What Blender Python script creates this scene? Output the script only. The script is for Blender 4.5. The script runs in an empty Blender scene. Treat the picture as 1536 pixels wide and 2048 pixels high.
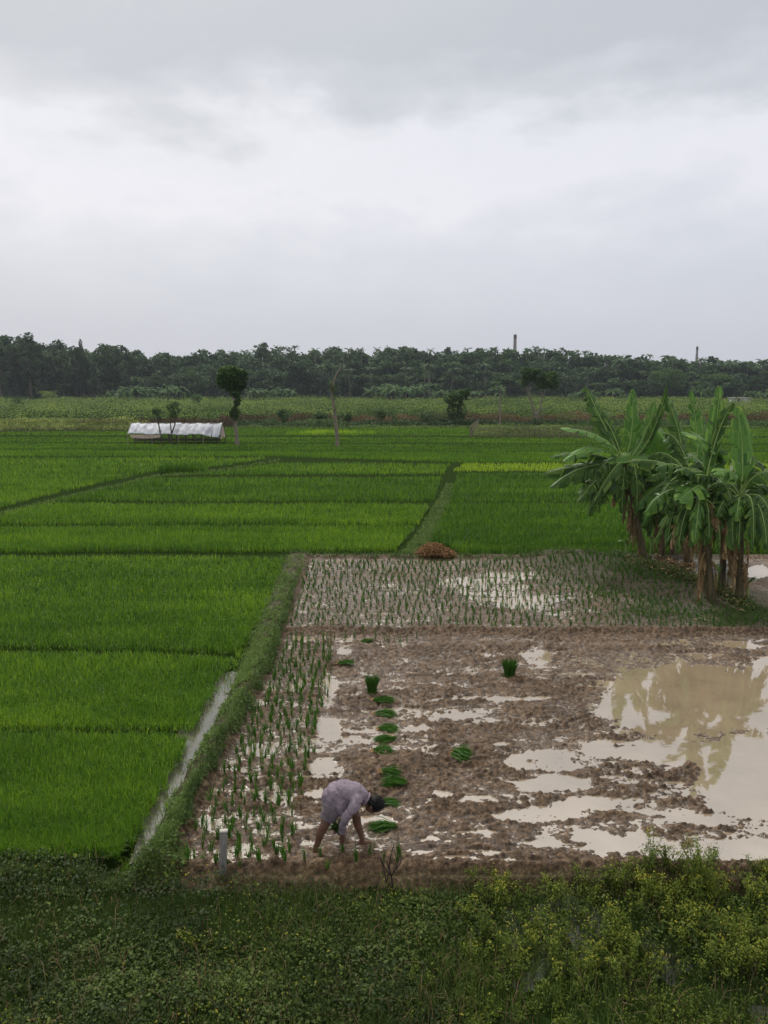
import bpy, math, random
import numpy as np
from mathutils import Vector, noise as mnoise
random.seed(7); rng = np.random.default_rng(11)
scn = bpy.context.scene
COL = scn.collection
PI = math.pi
# ------------------------------------------------------------------ camera geometry
H, F_, PITCH = 5.5, 1598.0, math.radians(8.86)
CP, SP = math.cos(PITCH), math.sin(PITCH)
def ray(px, py):
    px = np.asarray(px, float); py = np.asarray(py, float)
    dx = (px-768)/F_; dv = (1024-py)/F_
    return dx, CP+dv*SP, -SP+dv*CP
def at(px, py, z=0.0):
    dx, dy, dz = ray(px, py); t = (z-H)/dz
    return np.stack([dx*t, dy*t, np.zeros_like(t)+z], -1)
def atY(px, py, Y):
    dx, dy, dz = ray(px, py); t = Y/dy
    return np.stack([dx*t, dy*t, H+dz*t], -1)
def proj(x, y, z=0.0):
    f = y*CP-(z-H)*SP; u = y*SP+(z-H)*CP
    f = np.maximum(f, 0.3)
    return 768+F_*x/f, 1024-F_*u/f
# ------------------------------------------------------------------ noise
def _h(ix, iy, s):
    n = (ix.astype(np.int64)*374761393 + iy.astype(np.int64)*668265263 + s*1442695041) & 0xffffffff
    n = ((n ^ (n >> 13))*1274126177) & 0xffffffff
    return ((n ^ (n >> 16)) & 0xffff)/65535.0
def vn(x, y, s=0):
    ix = np.floor(x); iy = np.floor(y); fx = x-ix; fy = y-iy
    fx = fx*fx*fx*(fx*(fx*6-15)+10); fy = fy*fy*fy*(fy*(fy*6-15)+10)
    a, b, c, d = _h(ix, iy, s), _h(ix+1, iy, s), _h(ix, iy+1, s), _h(ix+1, iy+1, s)
    return (a*(1-fx)+b*fx)*(1-fy)+(c*(1-fx)+d*fx)*fy
def fbm(x, y, s=0, o=4, g=0.5):
    x = np.asarray(x, float); y = np.asarray(y, float)
    v = 0; a = 1; t = 0
    for k in range(o):
        v = v+a*vn(x*2**k+k*17.3, y*2**k-k*9.1, s+k); t += a; a *= g
    return v/t-0.5
def sst(a, b, x):
    t = np.clip((x-a)/(b-a), 0, 1); return t*t*(3-2*t)
# ------------------------------------------------------------------ object helpers
def tag(o, label=None, cat=None, group=None, kind=None):
    if label: o['label'] = label
    if cat: o['category'] = cat
    if group: o['group'] = group
    if kind: o['kind'] = kind
    return o
def empty(name, loc, rz=0, scale=1):
    o = bpy.data.objects.new(name, None); COL.objects.link(o)
    o.empty_display_size = .2
    o.location = loc; o.rotation_euler = (0, 0, rz); o.scale = (scale,)*3 if not hasattr(scale, '__len__') else scale
    return o
def link(name, me, parent=None):
    o = bpy.data.objects.new(name, me); COL.objects.link(o)
    if parent: o.parent = parent
    return o
def mesh(name, V, F, mat, tint=None, smooth=False, mi=None, attrs=None):
    V = np.asarray(V, np.float32).reshape(-1, 3)
    me = bpy.data.meshes.new(name)
    Fs = F if isinstance(F, list) else [F]
    Fs = [np.asarray(f, np.int32) for f in Fs if len(f)]
    nl = sum(f.size for f in Fs); nf = sum(len(f) for f in Fs)
    me.vertices.add(len(V)); me.vertices.foreach_set('co', V.ravel())
    me.loops.add(nl); me.loops.foreach_set('vertex_index', np.concatenate([f.ravel() for f in Fs]))
    me.polygons.add(nf)
    tot = np.concatenate([np.full(len(f), f.shape[1], np.int32) for f in Fs])
    st = np.concatenate([[0], np.cumsum(tot)[:-1]]).astype(np.int32)
    me.polygons.foreach_set('loop_start', st)
    if smooth: me.polygons.foreach_set('use_smooth', np.ones(nf, bool))
    for m in (mat if isinstance(mat, (list, tuple)) else [mat]): me.materials.append(m)
    if mi is not None: me.polygons.foreach_set('material_index', np.asarray(mi, np.int32))
    me.update(calc_edges=True)
    at_ = dict(attrs or {})
    if tint is not None: at_['tint'] = tint
    for k, v in at_.items():
        a = me.attributes.new(k, 'FLOAT', 'POINT'); a.data.foreach_set('value', np.asarray(v, np.float32))
    return me
def obj(name, V, F, mat, parent=None, **kw):
    return link(name, mesh(name, V, F, mat, **kw), parent)
class MB:
    """collects tubes, boxes and sheets into one mesh"""
    def __init__(s): s.V = []; s.T = []; s.Q = []; s.t = []; s.n = 0; s.qm = []; s.tm = []
    def add(s, V, F, tint=0.5, m=0):
        V = np.asarray(V, float).reshape(-1, 3); F = np.asarray(F, int)
        (s.Q if F.shape[1] == 4 else s.T).append(F+s.n)
        (s.qm if F.shape[1] == 4 else s.tm).append(np.full(len(F), m))
        s.V.append(V); s.n += len(V); s.t.append(np.broadcast_to(np.asarray(tint, float), (len(V),)))
    def tube(s, P, R, k=7, tint=0.5, cap=True, m=0, sq=1.0):
        P = np.asarray(P, float); n = len(P); R = np.broadcast_to(np.asarray(R, float), (n,))
        T = np.gradient(P, axis=0); T /= np.linalg.norm(T, axis=1)[:, None]+1e-9
        ref = np.array([0, 1, 0.]) if abs(T[0][1]) < .8 else np.array([1., 0, 0])
        A = np.cross(T, ref); A /= np.linalg.norm(A, axis=1)[:, None]+1e-9; B = np.cross(T, A)
        a = np.arange(k)*2*PI/k
        V = P[:, None]+R[:, None, None]*(np.cos(a)[None, :, None]*A[:, None]+sq*np.sin(a)[None, :, None]*B[:, None])
        V = V.reshape(-1, 3)
        i = np.arange(n-1)[:, None]*k; j = np.arange(k)[None]; j2 = (j+1) % k
        F = np.stack([i+j, i+j2, i+k+j2, i+k+j], -1).reshape(-1, 4)
        s.add(V, F, tint, m)
        if cap:
            for e, r in ((0, -1), (n-1, 1)):
                C = np.vstack([V[e*k:(e+1)*k], P[e]]); idx = np.arange(k)
                Fc = np.stack([idx, (idx+1) % k, np.full(k, k)], -1)
                s.add(C, Fc[:, ::-1] if r < 0 else Fc, tint, m)
    def box(s, c, d, tint=0.5, rot=None, m=0):
        c = np.asarray(c, float); d = np.asarray(d, float)/2
        V = np.array([[x, y, z] for z in (-1, 1) for y in (-1, 1) for x in (-1, 1)])*d
        if rot is not None: V = V @ np.array(rot).T
        F = [[0, 2, 3, 1], [4, 5, 7, 6], [0, 1, 5, 4], [2, 6, 7, 3], [0, 4, 6, 2], [1, 3, 7, 5]]
        s.add(V+c, F, tint, m)
    def ell(s, c, r, R=None, k=12, l=8, tint=.5, m=0):
        th = np.linspace(0, PI, l+1); a = np.arange(k)*2*PI/k
        V = np.stack([np.sin(th)[:, None]*np.cos(a), np.sin(th)[:, None]*np.sin(a), np.cos(th)[:, None]+0*a], -1).reshape(-1, 3)*np.asarray(r)
        if R is not None: V = V @ np.asarray(R).T
        i = np.arange(l)[:, None]*k; j = np.arange(k)[None]; j2 = (j+1) % k
        s.add(V+np.asarray(c), np.stack([i+j, i+k+j, i+k+j2, i+j2], -1).reshape(-1, 4), tint, m)
    def mesh(s, name, mat, smooth=False):
        F = []; mi = []
        if s.Q: F.append(np.concatenate(s.Q)); mi.append(np.concatenate(s.qm))
        if s.T: F.append(np.concatenate(s.T)); mi.append(np.concatenate(s.tm))
        return mesh(name, np.concatenate(s.V), F, mat, tint=np.concatenate(s.t), smooth=smooth, mi=np.concatenate(mi))
    def build(s, name, mat, parent=None, smooth=False): return link(name, s.mesh(name, mat, smooth), parent)
def blades(P, Hh, W, lean=0.3, az=None, bend=0.5):
    """grass blades: 5 vertices and 3 triangles each"""
    n = len(P); Hh = np.broadcast_to(Hh, (n,)); W = np.broadcast_to(W, (n,)); lean = np.broadcast_to(lean, (n,))
    if az is None: az = rng.uniform(0, 2*PI, n)
    D = np.stack([np.cos(az), np.sin(az), np.zeros(n)], -1)
    fa = az+PI/2+rng.normal(0, .5, n); S = np.stack([np.cos(fa), np.sin(fa), np.zeros(n)], -1)*(W/2)[:, None]
    up = np.array([0, 0, 1.])
    L1 = (Hh*.55)[:, None]*(up*np.cos(lean*.6)[:, None]+D*np.sin(lean*.6)[:, None])
    l2 = np.minimum(lean*(1+bend*2), 1.9)
    L2 = L1+(Hh*.45)[:, None]*(up*np.cos(l2)[:, None]+D*np.sin(l2)[:, None])
    V = np.stack([P-S*.7, P+S*.7, P+L1-S, P+L1+S, P+L2], 1).reshape(-1, 3)
    b = (np.arange(n)*5)[:, None, None]
    F = (b+np.array([[0, 1, 3], [0, 3, 2], [2, 3, 4]])[None]).reshape(-1, 3)
    return V, F
def leaves(P, size, asp=0.5, flat=0.5, updir=None):
    """diamond leaves of random orientation; flat 1 = lying"""
    n = len(P); size = np.broadcast_to(size, (n,))
    N = rng.normal(0, 1, (n, 3)); N[:, 2] = np.abs(N[:, 2])+flat*2.5; N /= np.linalg.norm(N, axis=1)[:, None]
    A = np.cross(N, rng.normal(0, 1, (n, 3))); A /= np.linalg.norm(A, axis=1)[:, None]; B = np.cross(N, A)
    a = A*(size/2)[:, None]; b = B*(size*asp/2)[:, None]; c = N*(size*.12)[:, None]
    V = np.stack([P-a-c, P-b*1.0-a*.15+c, P+a-c, P+b-a*.15+c], 1).reshape(-1, 3)
    F = np.arange(n*4).reshape(-1, 4)
    return V, F
def inpoly(x, y, poly):
    p = np.asarray(poly, float); r = np.zeros(x.shape, bool); j = len(p)-1
    for i in range(len(p)):
        c = ((p[i, 1] > y) != (p[j, 1] > y))
        with np.errstate(divide='ignore', invalid='ignore'):
            c &= x < (p[j, 0]-p[i, 0])*(y-p[i, 1])/(p[j, 1]-p[i, 1])+p[i, 0]
        r ^= c; j = i
    return r
def pxpts(poly, rho, z=0.0):
    p = np.asarray(poly, float); a, b = p.min(0), p.max(0); n = int((b-a).prod()*rho)
    q = rng.uniform(a, b, (n, 2)); k = (q[:, 1]-775).clip(0, 900)/900
    q = q[inpoly(q[:, 0]+30*k*fbm(q[:, 0]/14, q[:, 1]/14, 7, 3), q[:, 1]+22*k*k*fbm(q[:, 0]/40, q[:, 1]/40, 9, 3), p)]
    return at(q[:, 0], q[:, 1], z), q
def pldist(x, y, P):
    """distance to a world polyline and signed side (positive = right side, larger x)"""
    best = np.full(x.shape, 1e9); 
    for (x0, y0), (x1, y1) in zip(P[:-1], P[1:]):
        dx, dy = x1-x0, y1-y0; t = np.clip(((x-x0)*dx+(y-y0)*dy)/(dx*dx+dy*dy), 0, 1)
        best = np.minimum(best, np.hypot(x-x0-t*dx, y-y0-t*dy))
    return best
# ------------------------------------------------------------------ materials
def newmat(name):
    m = bpy.data.materials.new(name); m.use_nodes = True; nt = m.node_tree; nt.nodes.clear()
    out = nt.nodes.new('ShaderNodeOutputMaterial'); return m, nt, out
def N(nt, t, **kw):
    n = nt.nodes.new(t)
    for k, v in kw.items():
        if k in n.inputs: n.inputs[k].default_value = v
        else: setattr(n, k, v)
    return n
def ramp(nt, fac, stops, interp='LINEAR'):
    r = nt.nodes.new('ShaderNodeValToRGB'); r.color_ramp.interpolation = interp
    e = r.color_ramp.elements
    while len(e) < len(stops): e.new(0.5)
    for k, (p, c) in enumerate(stops): e[k].position = p; e[k].color = (*c, 1)
    nt.links.new(fac, r.inputs[0]); return r.outputs[0]
def leafmat(name, c0, c1, tr=0.35, rough=.5, spec=.3, c2=None):
    m, nt, out = newmat(name)
    a = N(nt, 'ShaderNodeAttribute', attribute_name='tint')
    st = [(0, c0), (1, c1)] if c2 is None else [(0, c0), (.6, c1), (1, c2)]
    col = ramp(nt, a.outputs['Fac'], st)
    b = N(nt, 'ShaderNodeBsdfPrincipled', Roughness=rough); b.inputs['Specular IOR Level'].default_value = spec
    t = N(nt, 'ShaderNodeBsdfTranslucent'); mx = N(nt, 'ShaderNodeMixShader'); mx.inputs[0].default_value = tr
    nt.links.new(col, b.inputs['Base Color']); nt.links.new(col, t.inputs[0])
    nt.links.new(b.outputs[0], mx.inputs[1]); nt.links.new(t.outputs[0], mx.inputs[2]); nt.links.new(mx.outputs[0], out.inputs[0])
    return m
def solid(name, c0, c1, rough=.8, scale=20, bump=.3, spec=.3, stretch=(1, 1, 1), detail=6, bdist=.02, metallic=0):
    m, nt, out = newmat(name)
    tc = N(nt, 'ShaderNodeTexCoord'); mp = N(nt, 'ShaderNodeMapping'); mp.inputs['Scale'].default_value = stretch
    nz = N(nt, 'ShaderNodeTexNoise', Scale=scale, Detail=detail, Roughness=.65)
    nt.links.new(tc.outputs['Object'], mp.inputs[0]); nt.links.new(mp.outputs[0], nz.inputs[0])
    col = ramp(nt, nz.outputs['Fac'], [(.3, c0), (.7, c1)])
    b = N(nt, 'ShaderNodeBsdfPrincipled', Roughness=rough, Metallic=metallic); b.inputs['Specular IOR Level'].default_value = spec
    bp = N(nt, 'ShaderNodeBump', Strength=bump, Distance=bdist)
    nt.links.new(nz.outputs['Fac'], bp.inputs['Height']); nt.links.new(bp.outputs[0], b.inputs['Normal'])
    nt.links.new(col, b.inputs['Base Color']); nt.links.new(b.outputs[0], out.inputs[0])
    return m
RICE = leafmat('rice_leaf', (.030, .085, .006), (.13, .27, .016), .35, .5, .2, c2=(.32, .46, .022))
RICEB = leafmat('rice_seedling_leaf', (.022, .075, .008), (.07, .18, .014), .3, .5, .2)
BUNDG = leafmat('bank_grass_leaf', (.045, .080, .020), (.19, .29, .065), .3, .6, .2)
WEED = leafmat('weed_leaf', (.022, .040, .009), (.105, .158, .028), .25, .6, .2)  # dark green leaves; vignette darkening of the foreground is also put into this albedo
WEEDY = leafmat('yellow_weed_leaf', (.045, .075, .010), (.14, .19, .018), .3, .6, .2, c2=(.34, .31, .035))
FARSH = leafmat('shrub_field_leaf', (.05, .10, .02), (.22, .31, .065), .35, .7, .15, c2=(.38, .44, .09))
DRYL = leafmat('dry_leaf', (.06, .04, .025), (.17, .11, .06), .2, .8, .1, c2=(.26, .17, .10))
TREEL = leafmat('tree_leaf', (.035, .075, .020), (.115, .20, .05), .35, .6, .2)
TREEM = leafmat('mid_tree_leaf', (.028, .062, .018), (.095, .17, .04), .25, .6, .2)
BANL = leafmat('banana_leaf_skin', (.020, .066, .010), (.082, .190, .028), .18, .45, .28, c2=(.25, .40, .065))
BAND = leafmat('banana_leaf_shaded', (.010, .031, .007), (.052, .118, .020), .15, .5, .22, c2=(.16, .23, .04))  # darker copy of the leaf; shade between the leaves put into its colour
MIDR = solid('banana_midrib', (.16, .24, .06), (.26, .36, .11), .5, 8, .1)
BANF = leafmat('far_banana_leaf', (.018, .05, .014), (.10, .18, .055), .3, .7, .12)
DEADB = leafmat('dead_banana_leaf', (.035, .025, .014), (.20, .135, .065), .2, .8, .15, c2=(.50, .37, .19))
STEM = solid('banana_stem_sheath', (.022, .022, .012), (.13, .10, .045), .6, 5, .6, stretch=(3, 3, .6), bdist=.03)
BARK = solid('bark', (.09, .075, .055), (.26, .23, .18), .9, 6, .6, stretch=(2, 2, .5), bdist=.05)
BARKD = solid('dark_bark', (.03, .025, .018), (.09, .075, .05), .9, 5, .5, stretch=(2, 2, .4), bdist=.05)
STRAW = leafmat('straw', (.08, .045, .022), (.30, .17, .08), .15, .8, .1, c2=(.48, .32, .15))
WOOD = solid('weathered_wood', (.10, .095, .09), (.21, .20, .19), .85, 10, .5, stretch=(6, 6, .8), bdist=.006)
WOODT = solid('cut_wood_end', (.38, .36, .32), (.50, .47, .42), .9, 30, .2)
STICK = solid('stick', (.12, .10, .075), (.30, .25, .18), .9, 6, .3, stretch=(3, 3, .6))
STICKD = solid('dark_twig', (.010, .008, .007), (.03, .024, .02), .8, 10, .2)
BRICK = solid('chimney_brick', (.15, .13, .12), (.30, .27, .25), .95, .25, .2)
CONC = solid('concrete_wall', (.35, .34, .32), (.5, .49, .46), .95, .5, .1)
def wmat(name, col, ior, rough, bump, fog=None):
    m, nt, out = newmat(name)
    tc = N(nt, 'ShaderNodeTexCoord')
    nz = N(nt, 'ShaderNodeTexNoise', Scale=1.3, Detail=3.0); nz2 = N(nt, 'ShaderNodeTexNoise', Scale=9.0, Detail=2.0)
    nt.links.new(tc.outputs['Object'], nz.inputs[0]); nt.links.new(tc.outputs['Object'], nz2.inputs[0])
    c = ramp(nt, nz.outputs[0], [(.3, tuple(v*.85 for v in col)), (.7, tuple(v*1.12 for v in col))])
    d = N(nt, 'ShaderNodeBsdfDiffuse'); g = N(nt, 'ShaderNodeBsdfGlossy', Roughness=rough); g.inputs['Color'].default_value = (.97, .96, .95, 1)
    fr = N(nt, 'ShaderNodeFresnel', IOR=ior); mx = N(nt, 'ShaderNodeMixShader')
    bp = N(nt, 'ShaderNodeBump', Strength=bump, Distance=.01)
    nt.links.new(nz2.outputs[0], bp.inputs['Height'])
    for n in (d, g, fr): nt.links.new(bp.outputs[0], n.inputs['Normal'])
    nt.links.new(c, d.inputs[0]); nt.links.new(fr.outputs[0], mx.inputs[0])
    nt.links.new(d.outputs[0], mx.inputs[1]); nt.links.new(g.outputs[0], mx.inputs[2]); nt.links.new(mx.outputs[0], out.inputs[0])
    return m
WMUD = wmat('muddy_water', (.30, .23, .15), 4.6, .03, .03)
WCH = wmat('channel_water', (.11, .105, .075), 2.3, .06, .08)
WMARSH = wmat('marsh_water', (.035, .04, .03), 1.55, .2, .15)
# ground material, driven by where each kind of soil lies
def groundmat():
    m, nt, out = newmat('earth')
    def A(n): return N(nt, 'ShaderNodeAttribute', attribute_name=n).outputs['Fac']
    tc = N(nt, 'ShaderNodeTexCoord')
    n1 = N(nt, 'ShaderNodeTexNoise', Scale=14.0, Detail=8.0, Roughness=.7); n2 = N(nt, 'ShaderNodeTexNoise', Scale=1.1, Detail=4.0)
    n3 = N(nt, 'ShaderNodeTexNoise', Scale=38.0, Detail=4.0, Roughness=.7)
    for n in (n1, n2, n3): nt.links.new(tc.outputs['Object'], n.inputs[0])
    mudc = ramp(nt, n1.outputs[0], [(.34, (.026, .017, .010)), (.5, (.098, .064, .038)), (.66, (.25, .172, .110))])
    dry = ramp(nt, n2.outputs[0], [(.35, (.85, .82, .78)), (.65, (1.18, 1.15, 1.1))])
    mm = N(nt, 'ShaderNodeMix', data_type='RGBA', blend_type='MULTIPLY'); mm.inputs[0].default_value = 1
    nt.links.new(mudc, mm.inputs[6]); nt.links.new(dry, mm.inputs[7])
    alg = ramp(nt, n1.outputs[0], [(.3, (.018, .022, .009)), (.7, (.065, .062, .028))])
    ma = N(nt, 'ShaderNodeMix', data_type='RGBA'); nt.links.new(A('algae'), ma.inputs[0]); nt.links.new(mm.outputs[2], ma.inputs[6]); nt.links.new(alg, ma.inputs[7])
    soil = ramp(nt, n1.outputs[0], [(.3, (.012, .024, .006)), (.7, (.030, .050, .012))])
    ms = N(nt, 'ShaderNodeMix', data_type='RGBA'); nt.links.new(A('mud'), ms.inputs[0]); nt.links.new(soil, ms.inputs[6]); nt.links.new(ma.outputs[2], ms.inputs[7])
    b = N(nt, 'ShaderNodeBsdfPrincipled', Roughness=.55); b.inputs['Specular IOR Level'].default_value = .45
    rr = N(nt, 'ShaderNodeMapRange'); rr.inputs[3].default_value = .38; rr.inputs[4].default_value = .75
    nt.links.new(n1.outputs[0], rr.inputs[0]); rw = N(nt, 'ShaderNodeMapRange'); rw.inputs[4].default_value = .16; nt.links.new(A('wet'), rw.inputs[0]); nt.links.new(rr.outputs[0], rw.inputs[3]); nt.links.new(rw.outputs[0], b.inputs['Roughness'])
    bp = N(nt, 'ShaderNodeBump', Strength=1.0, Distance=.03); nt.links.new(n3.outputs[0], bp.inputs['Height'])
    sm = N(nt, 'ShaderNodeMath', operation='MULTIPLY'); sm.inputs[1].default_value = .22; nt.links.new(A('mud'), sm.inputs[0]); sw = N(nt, 'ShaderNodeMath', operation='MULTIPLY_ADD'); sw.inputs[1].default_value = .55; nt.links.new(A('wet'), sw.inputs[0]); nt.links.new(sm.outputs[0], sw.inputs[2]); nt.links.new(sw.outputs[0], b.inputs['Specular IOR Level'])
    nt.links.new(bp.outputs[0], b.inputs['Normal']); nt.links.new(ms.outputs[2], b.inputs['Base Color']); nt.links.new(b.outputs[0], out.inputs[0])
    return m
GROUND = groundmat()
# ------------------------------------------------------------------ ground heights
W2 = lambda pts, z=0.: at(np.array([p[0] for p in pts]), np.array([p[1] for p in pts]), z)[:, :2]
BR = W2([(612, 1118), (563, 1262), (552, 1309), (486, 1440), (429, 1523), (372, 1655), (335, 1742)])   # mud side foot of the left bank
BL = W2([(578, 1118), (520, 1262), (498, 1317), (435, 1423), (400, 1495), (360, 1566), (326, 1638), (290, 1695), (262, 1735)])
BC = (BR[np.linspace(0, 6, 7).astype(int)]+BL[[0, 1, 2, 3, 5, 7, 8]])/2
def xat(P, y): return np.interp(y, P[::-1, 1], P[::-1, 0])
YB = float(at(768, 1748)[1]); YT = float(at(768, 1114)[1]); YR = float(at(768, 1266)[1]); YP = float(at(768, 1108)[1])
POOLS = [(1366,1405,175,75,1),(1512,1400,60,65,1),(1500,1550,100,90,1.1),(1349,1497,105,30,.8),(1227,1497,65,20,.8),(1087,1522,80,20,.7),
 (1105,1566,75,20,.7),(1070,1629,80,16,.8),(1167,1606,75,12,.7),(1262,1688,80,18,.9),(1192,1675,45,10,.7),(1412,1712,120,16,.9),(1520,1700,80,18,.8),
 (1080,1688,40,9,.7),(1020,1723,65,8,.7),(1073,1312,30,20,.8),(1035,1399,70,6,.7),(909,1400,55,5,.65),(656,1380,15,40,.6),(656,1455,24,26,.6),
 (650,1533,32,20,.7),(909,1434,65,6,.6),(844,1458,24,8,.6),(1007,1490,18,6,.6),(883,1585,22,6,.7),(958,1601,62,9,.7),(626,1588,26,9,.7),(960,1667,45,6,.6),
 (860,1676,24,6,.6),(746,1640,50,7,.6),(908,1722,50,10,.8),(968,1705,40,6,.6),(1230,1560,55,9,.5),(1400,1640,90,10,.6),(1320,1625,60,7,.5),
 (980,1180,75,24,.40),(1060,1205,70,18,.38),(900,1165,40,10,.45),(1010,1150,60,9,.42),(1515,1145,30,14,.9),(1480,1290,50,6,.6),(1400,1310,40,4,.5),(1160,1350,40,6,.4),
 (690,1300,18,14,.5),(700,1475,20,6,.5),(800,1380,30,4,.35),(940,1540,30,5,.4),(1530,1330,30,15,.7),(560,1600,30,12,.4),(470,1700,40,10,.45),(520,1500,30,15,.4),(590,1380,15,20,.4),(420,1650,25,20,.4)]
MUDBUMP = {}
def ground_z(x, y, full=False):
    x = np.asarray(x, float); y = np.asarray(y, float)
    px, py = proj(x, y)
    infield = sst(-.12, .06, x-xat(BR, y))*sst(YB-.02, YB+.12, y)*(1-sst(YT-.15, YT+.05, y+.18*fbm(x*.8, y*.0, 5)))
    # clods of puddled mud
    w = fbm(x*1.2, y*1.2, 40, 3)
    c1 = fbm(x*3.2+w, y*5.0, 1, 5, .62); c2 = fbm(x*9+w*2, y*13, 12, 3, .6); c3 = 1-2*np.abs(fbm(x*6.5, y*9.5, 22, 2))
    far = sst(YR-.3, YR+.3, y)
    c4 = np.abs(fbm(x*15+w*3, y*19, 33, 2)); lo = fbm(x*.75+w*.4, y*3.0, 44, 4, .6)
    c5 = fbm(x*24, y*30, 55, 2)
    sm_ = .62+.42*sst(-.10, .14, fbm(x*.9+3*w, y*1.6, 66, 3))
    n = sm_*(.075*c1+.11*c2+.045*(c3-.78)-.13*(c4-.09)+.13*lo+.030*c5)*(1-.40*far)
    pool = np.zeros(x.shape)
    dpx = 45*fbm(px/50, py/22, 31, 5, .6); dpy = 18*fbm(px/50, py/22, 35, 5, .6)
    for (a, b, rx, ry, d) in POOLS:
        q = ((px+dpx-a)/rx)**2+((py+dpy-b)/ry)**2
        pool = np.maximum(pool, d*(1-sst(.45, 1.5, np.minimum(q, 9))))
    strip = 1-sst(585, 690, px)
    base = .027-.004*strip-.078*pool-.006*far
    # lower right corner of the field is flooded in streaks
    base = base-.012*sst(900, 1150, px)*sst(1470, 1560, py)
    zm = base+n*(1-.25*pool); zm = np.where((zm < .022) & (zm > -.01), .022-(.022-zm)*(.5+.5*np.clip((.022-zm)/.032, 0, 1)), zm)
    # earth ridge between the two plots and along the near edge
    rd = np.abs(y-YR-.10*fbm(x*.7, 0*x, 3)); zm = zm+.13*np.exp(-(rd/.13)**2)
    zm = zm+.13*np.exp(-((y-YB-.02-.12*fbm(x*.9, 0*x, 8))/.16)**2)
    zm = zm+.10*np.exp(-((y-YT+.12)/.2)**2)
    soil = .0+.03*fbm(x*.8, y*.8, 60, 3)
    z = soil*(1-infield)+zm*infield
    # left bank
    d = pldist(x, y, BC); hw = .14+.0135*y
    wing = sst(YB-.25, YB+.1, y)*(1-sst(YT-.2, YT+.3, y))
    z = z+wing*(.20+.10*fbm(x*5, y*5, 9))*np.exp(-(d/(hw*.75))**4)
    # channel along the bank
    dc = xat(BL, y)-x; z = z-wing*.16*np.exp(-((dc-.13)/(.30+.20*fbm(x*0, y*2.3, 88, 3)))**4)*(1-sst(13.2, 15.5, y)*.85)*(1+.7*fbm(x*4, y*3, 89, 3))
    # mound below the banana clump
    MX, MY = 8.3, 22.6
    e = ((x-7.6-(22.6-y)*.55)/2.1)**2+((y-23.0)/3.2)**2
    z = z+.22*(1-sst(.3, 1.3, e))
    # near marsh
    fg = 1-sst(YB-.16, YB-.04, y+.10*fbm(x*2.0, y*0, 77))
    z = z*(1-fg)+fg*(-.14+.10*fbm(x*1.4, y*1.4, 80, 4)+.05*(1-sst(700, 1100, px)))
    if not full: return z
    alg = infield*np.clip(sst(1150, 1400, px+120*fbm(px/90, py/40, 50))*sst(-1265, -1235, -py)*.9+.35*far*(fbm(x*.9, y*.9, 51)+.5)+e.clip(0, 9)*0+(1-sst(.8, 1.6, e))*.6, 0, 1)*(1-sst(1478, 1500, px)*sst(20.8, 21.5, y))*.75
    bankmud = wing*np.exp(-(d/hw)**4)*.35
    edge = sst(YB-.22, YB-.1, y)*sst(-9, -8, -y)*sst(-2.9, -2.6, x)
    wet = infield*(1-sst(.004, .030, z))
    return z, np.clip(infield+bankmud+edge, 0, 1), alg, wet
def build_ground():
    uf = np.arange(-.47, .70, .0017)
    u = np.concatenate([[-6, -3, -1.6, -1, -.75], np.linspace(-.66, -.472, 60), uf, np.linspace(.702, .85, 20), [1.1, 1.7, 3, 6]])
    ys = [1.0, 2.5]; y = 4.0
    while y < 30: ys.append(y); y *= 1.0017 if y > 7.8 else 1.006
    while y < 4000: ys.append(y); y *= 1.03
    ys = np.array(ys); X = u[None]*np.maximum(ys, 4)[:, None]; Y = np.broadcast_to(ys[:, None], X.shape)
    z, mud, alg, wet = ground_z(X, Y, True)
    V = np.stack([X, Y, z], -1).reshape(-1, 3); nu = len(u)
    i = (np.arange(len(ys)-1)[:, None]*nu+np.arange(nu-1)[None])[..., None]
    F = (i+np.array([0, 1, nu+1, nu])).reshape(-1, 4)
    g = obj('ground', V, F, GROUND, smooth=True, attrs={'mud': mud.ravel(), 'algae': alg.ravel(), 'wet': wet.ravel()})
    tag(g, kind='structure')
build_ground()
def sheet(name, pts, z, mat):
    ar = sum(pts[i-1][0]*pts[i][1]-pts[i][0]*pts[i-1][1] for i in range(len(pts)))
    if ar < 0: pts = pts[::-1]
    P = np.array([[p[0], p[1], z] for p in pts]); o = obj(name, P, np.arange(len(P))[None], mat); tag(o, kind='structure'); return o
r_ = [tuple(p) for p in BC[::-1]]
sheet('water', r_[1:]+[(BC[0][0], YT-.1), (26, YT-.1), (26, YB+.02), (r_[1][0], YB+.02)], 0.0, WMUD)
ch = W2([(600, 1250), (528, 1285), (501, 1317), (435, 1423), (400, 1495), (360, 1566), (329, 1638), (294, 1690), (272, 1726)])
chl = W2([(266, 1722), (290, 1652), (320, 1595), (363, 1509), (390, 1440), (468, 1325), (490, 1290)])
sheet('channel_water', [(p[0]+.12, p[1]) for p in ch[1:]]+[(p[0]-(.05 if i_ < 2 else .35), p[1]) for i_, p in enumerate(chl)], -.035, WCH)
sheet('marsh_water', [(-9, 1.5), (9.5, 1.5), (9.5, YB-.12), (-9, YB-.12)], -.158, WMARSH)
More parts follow.
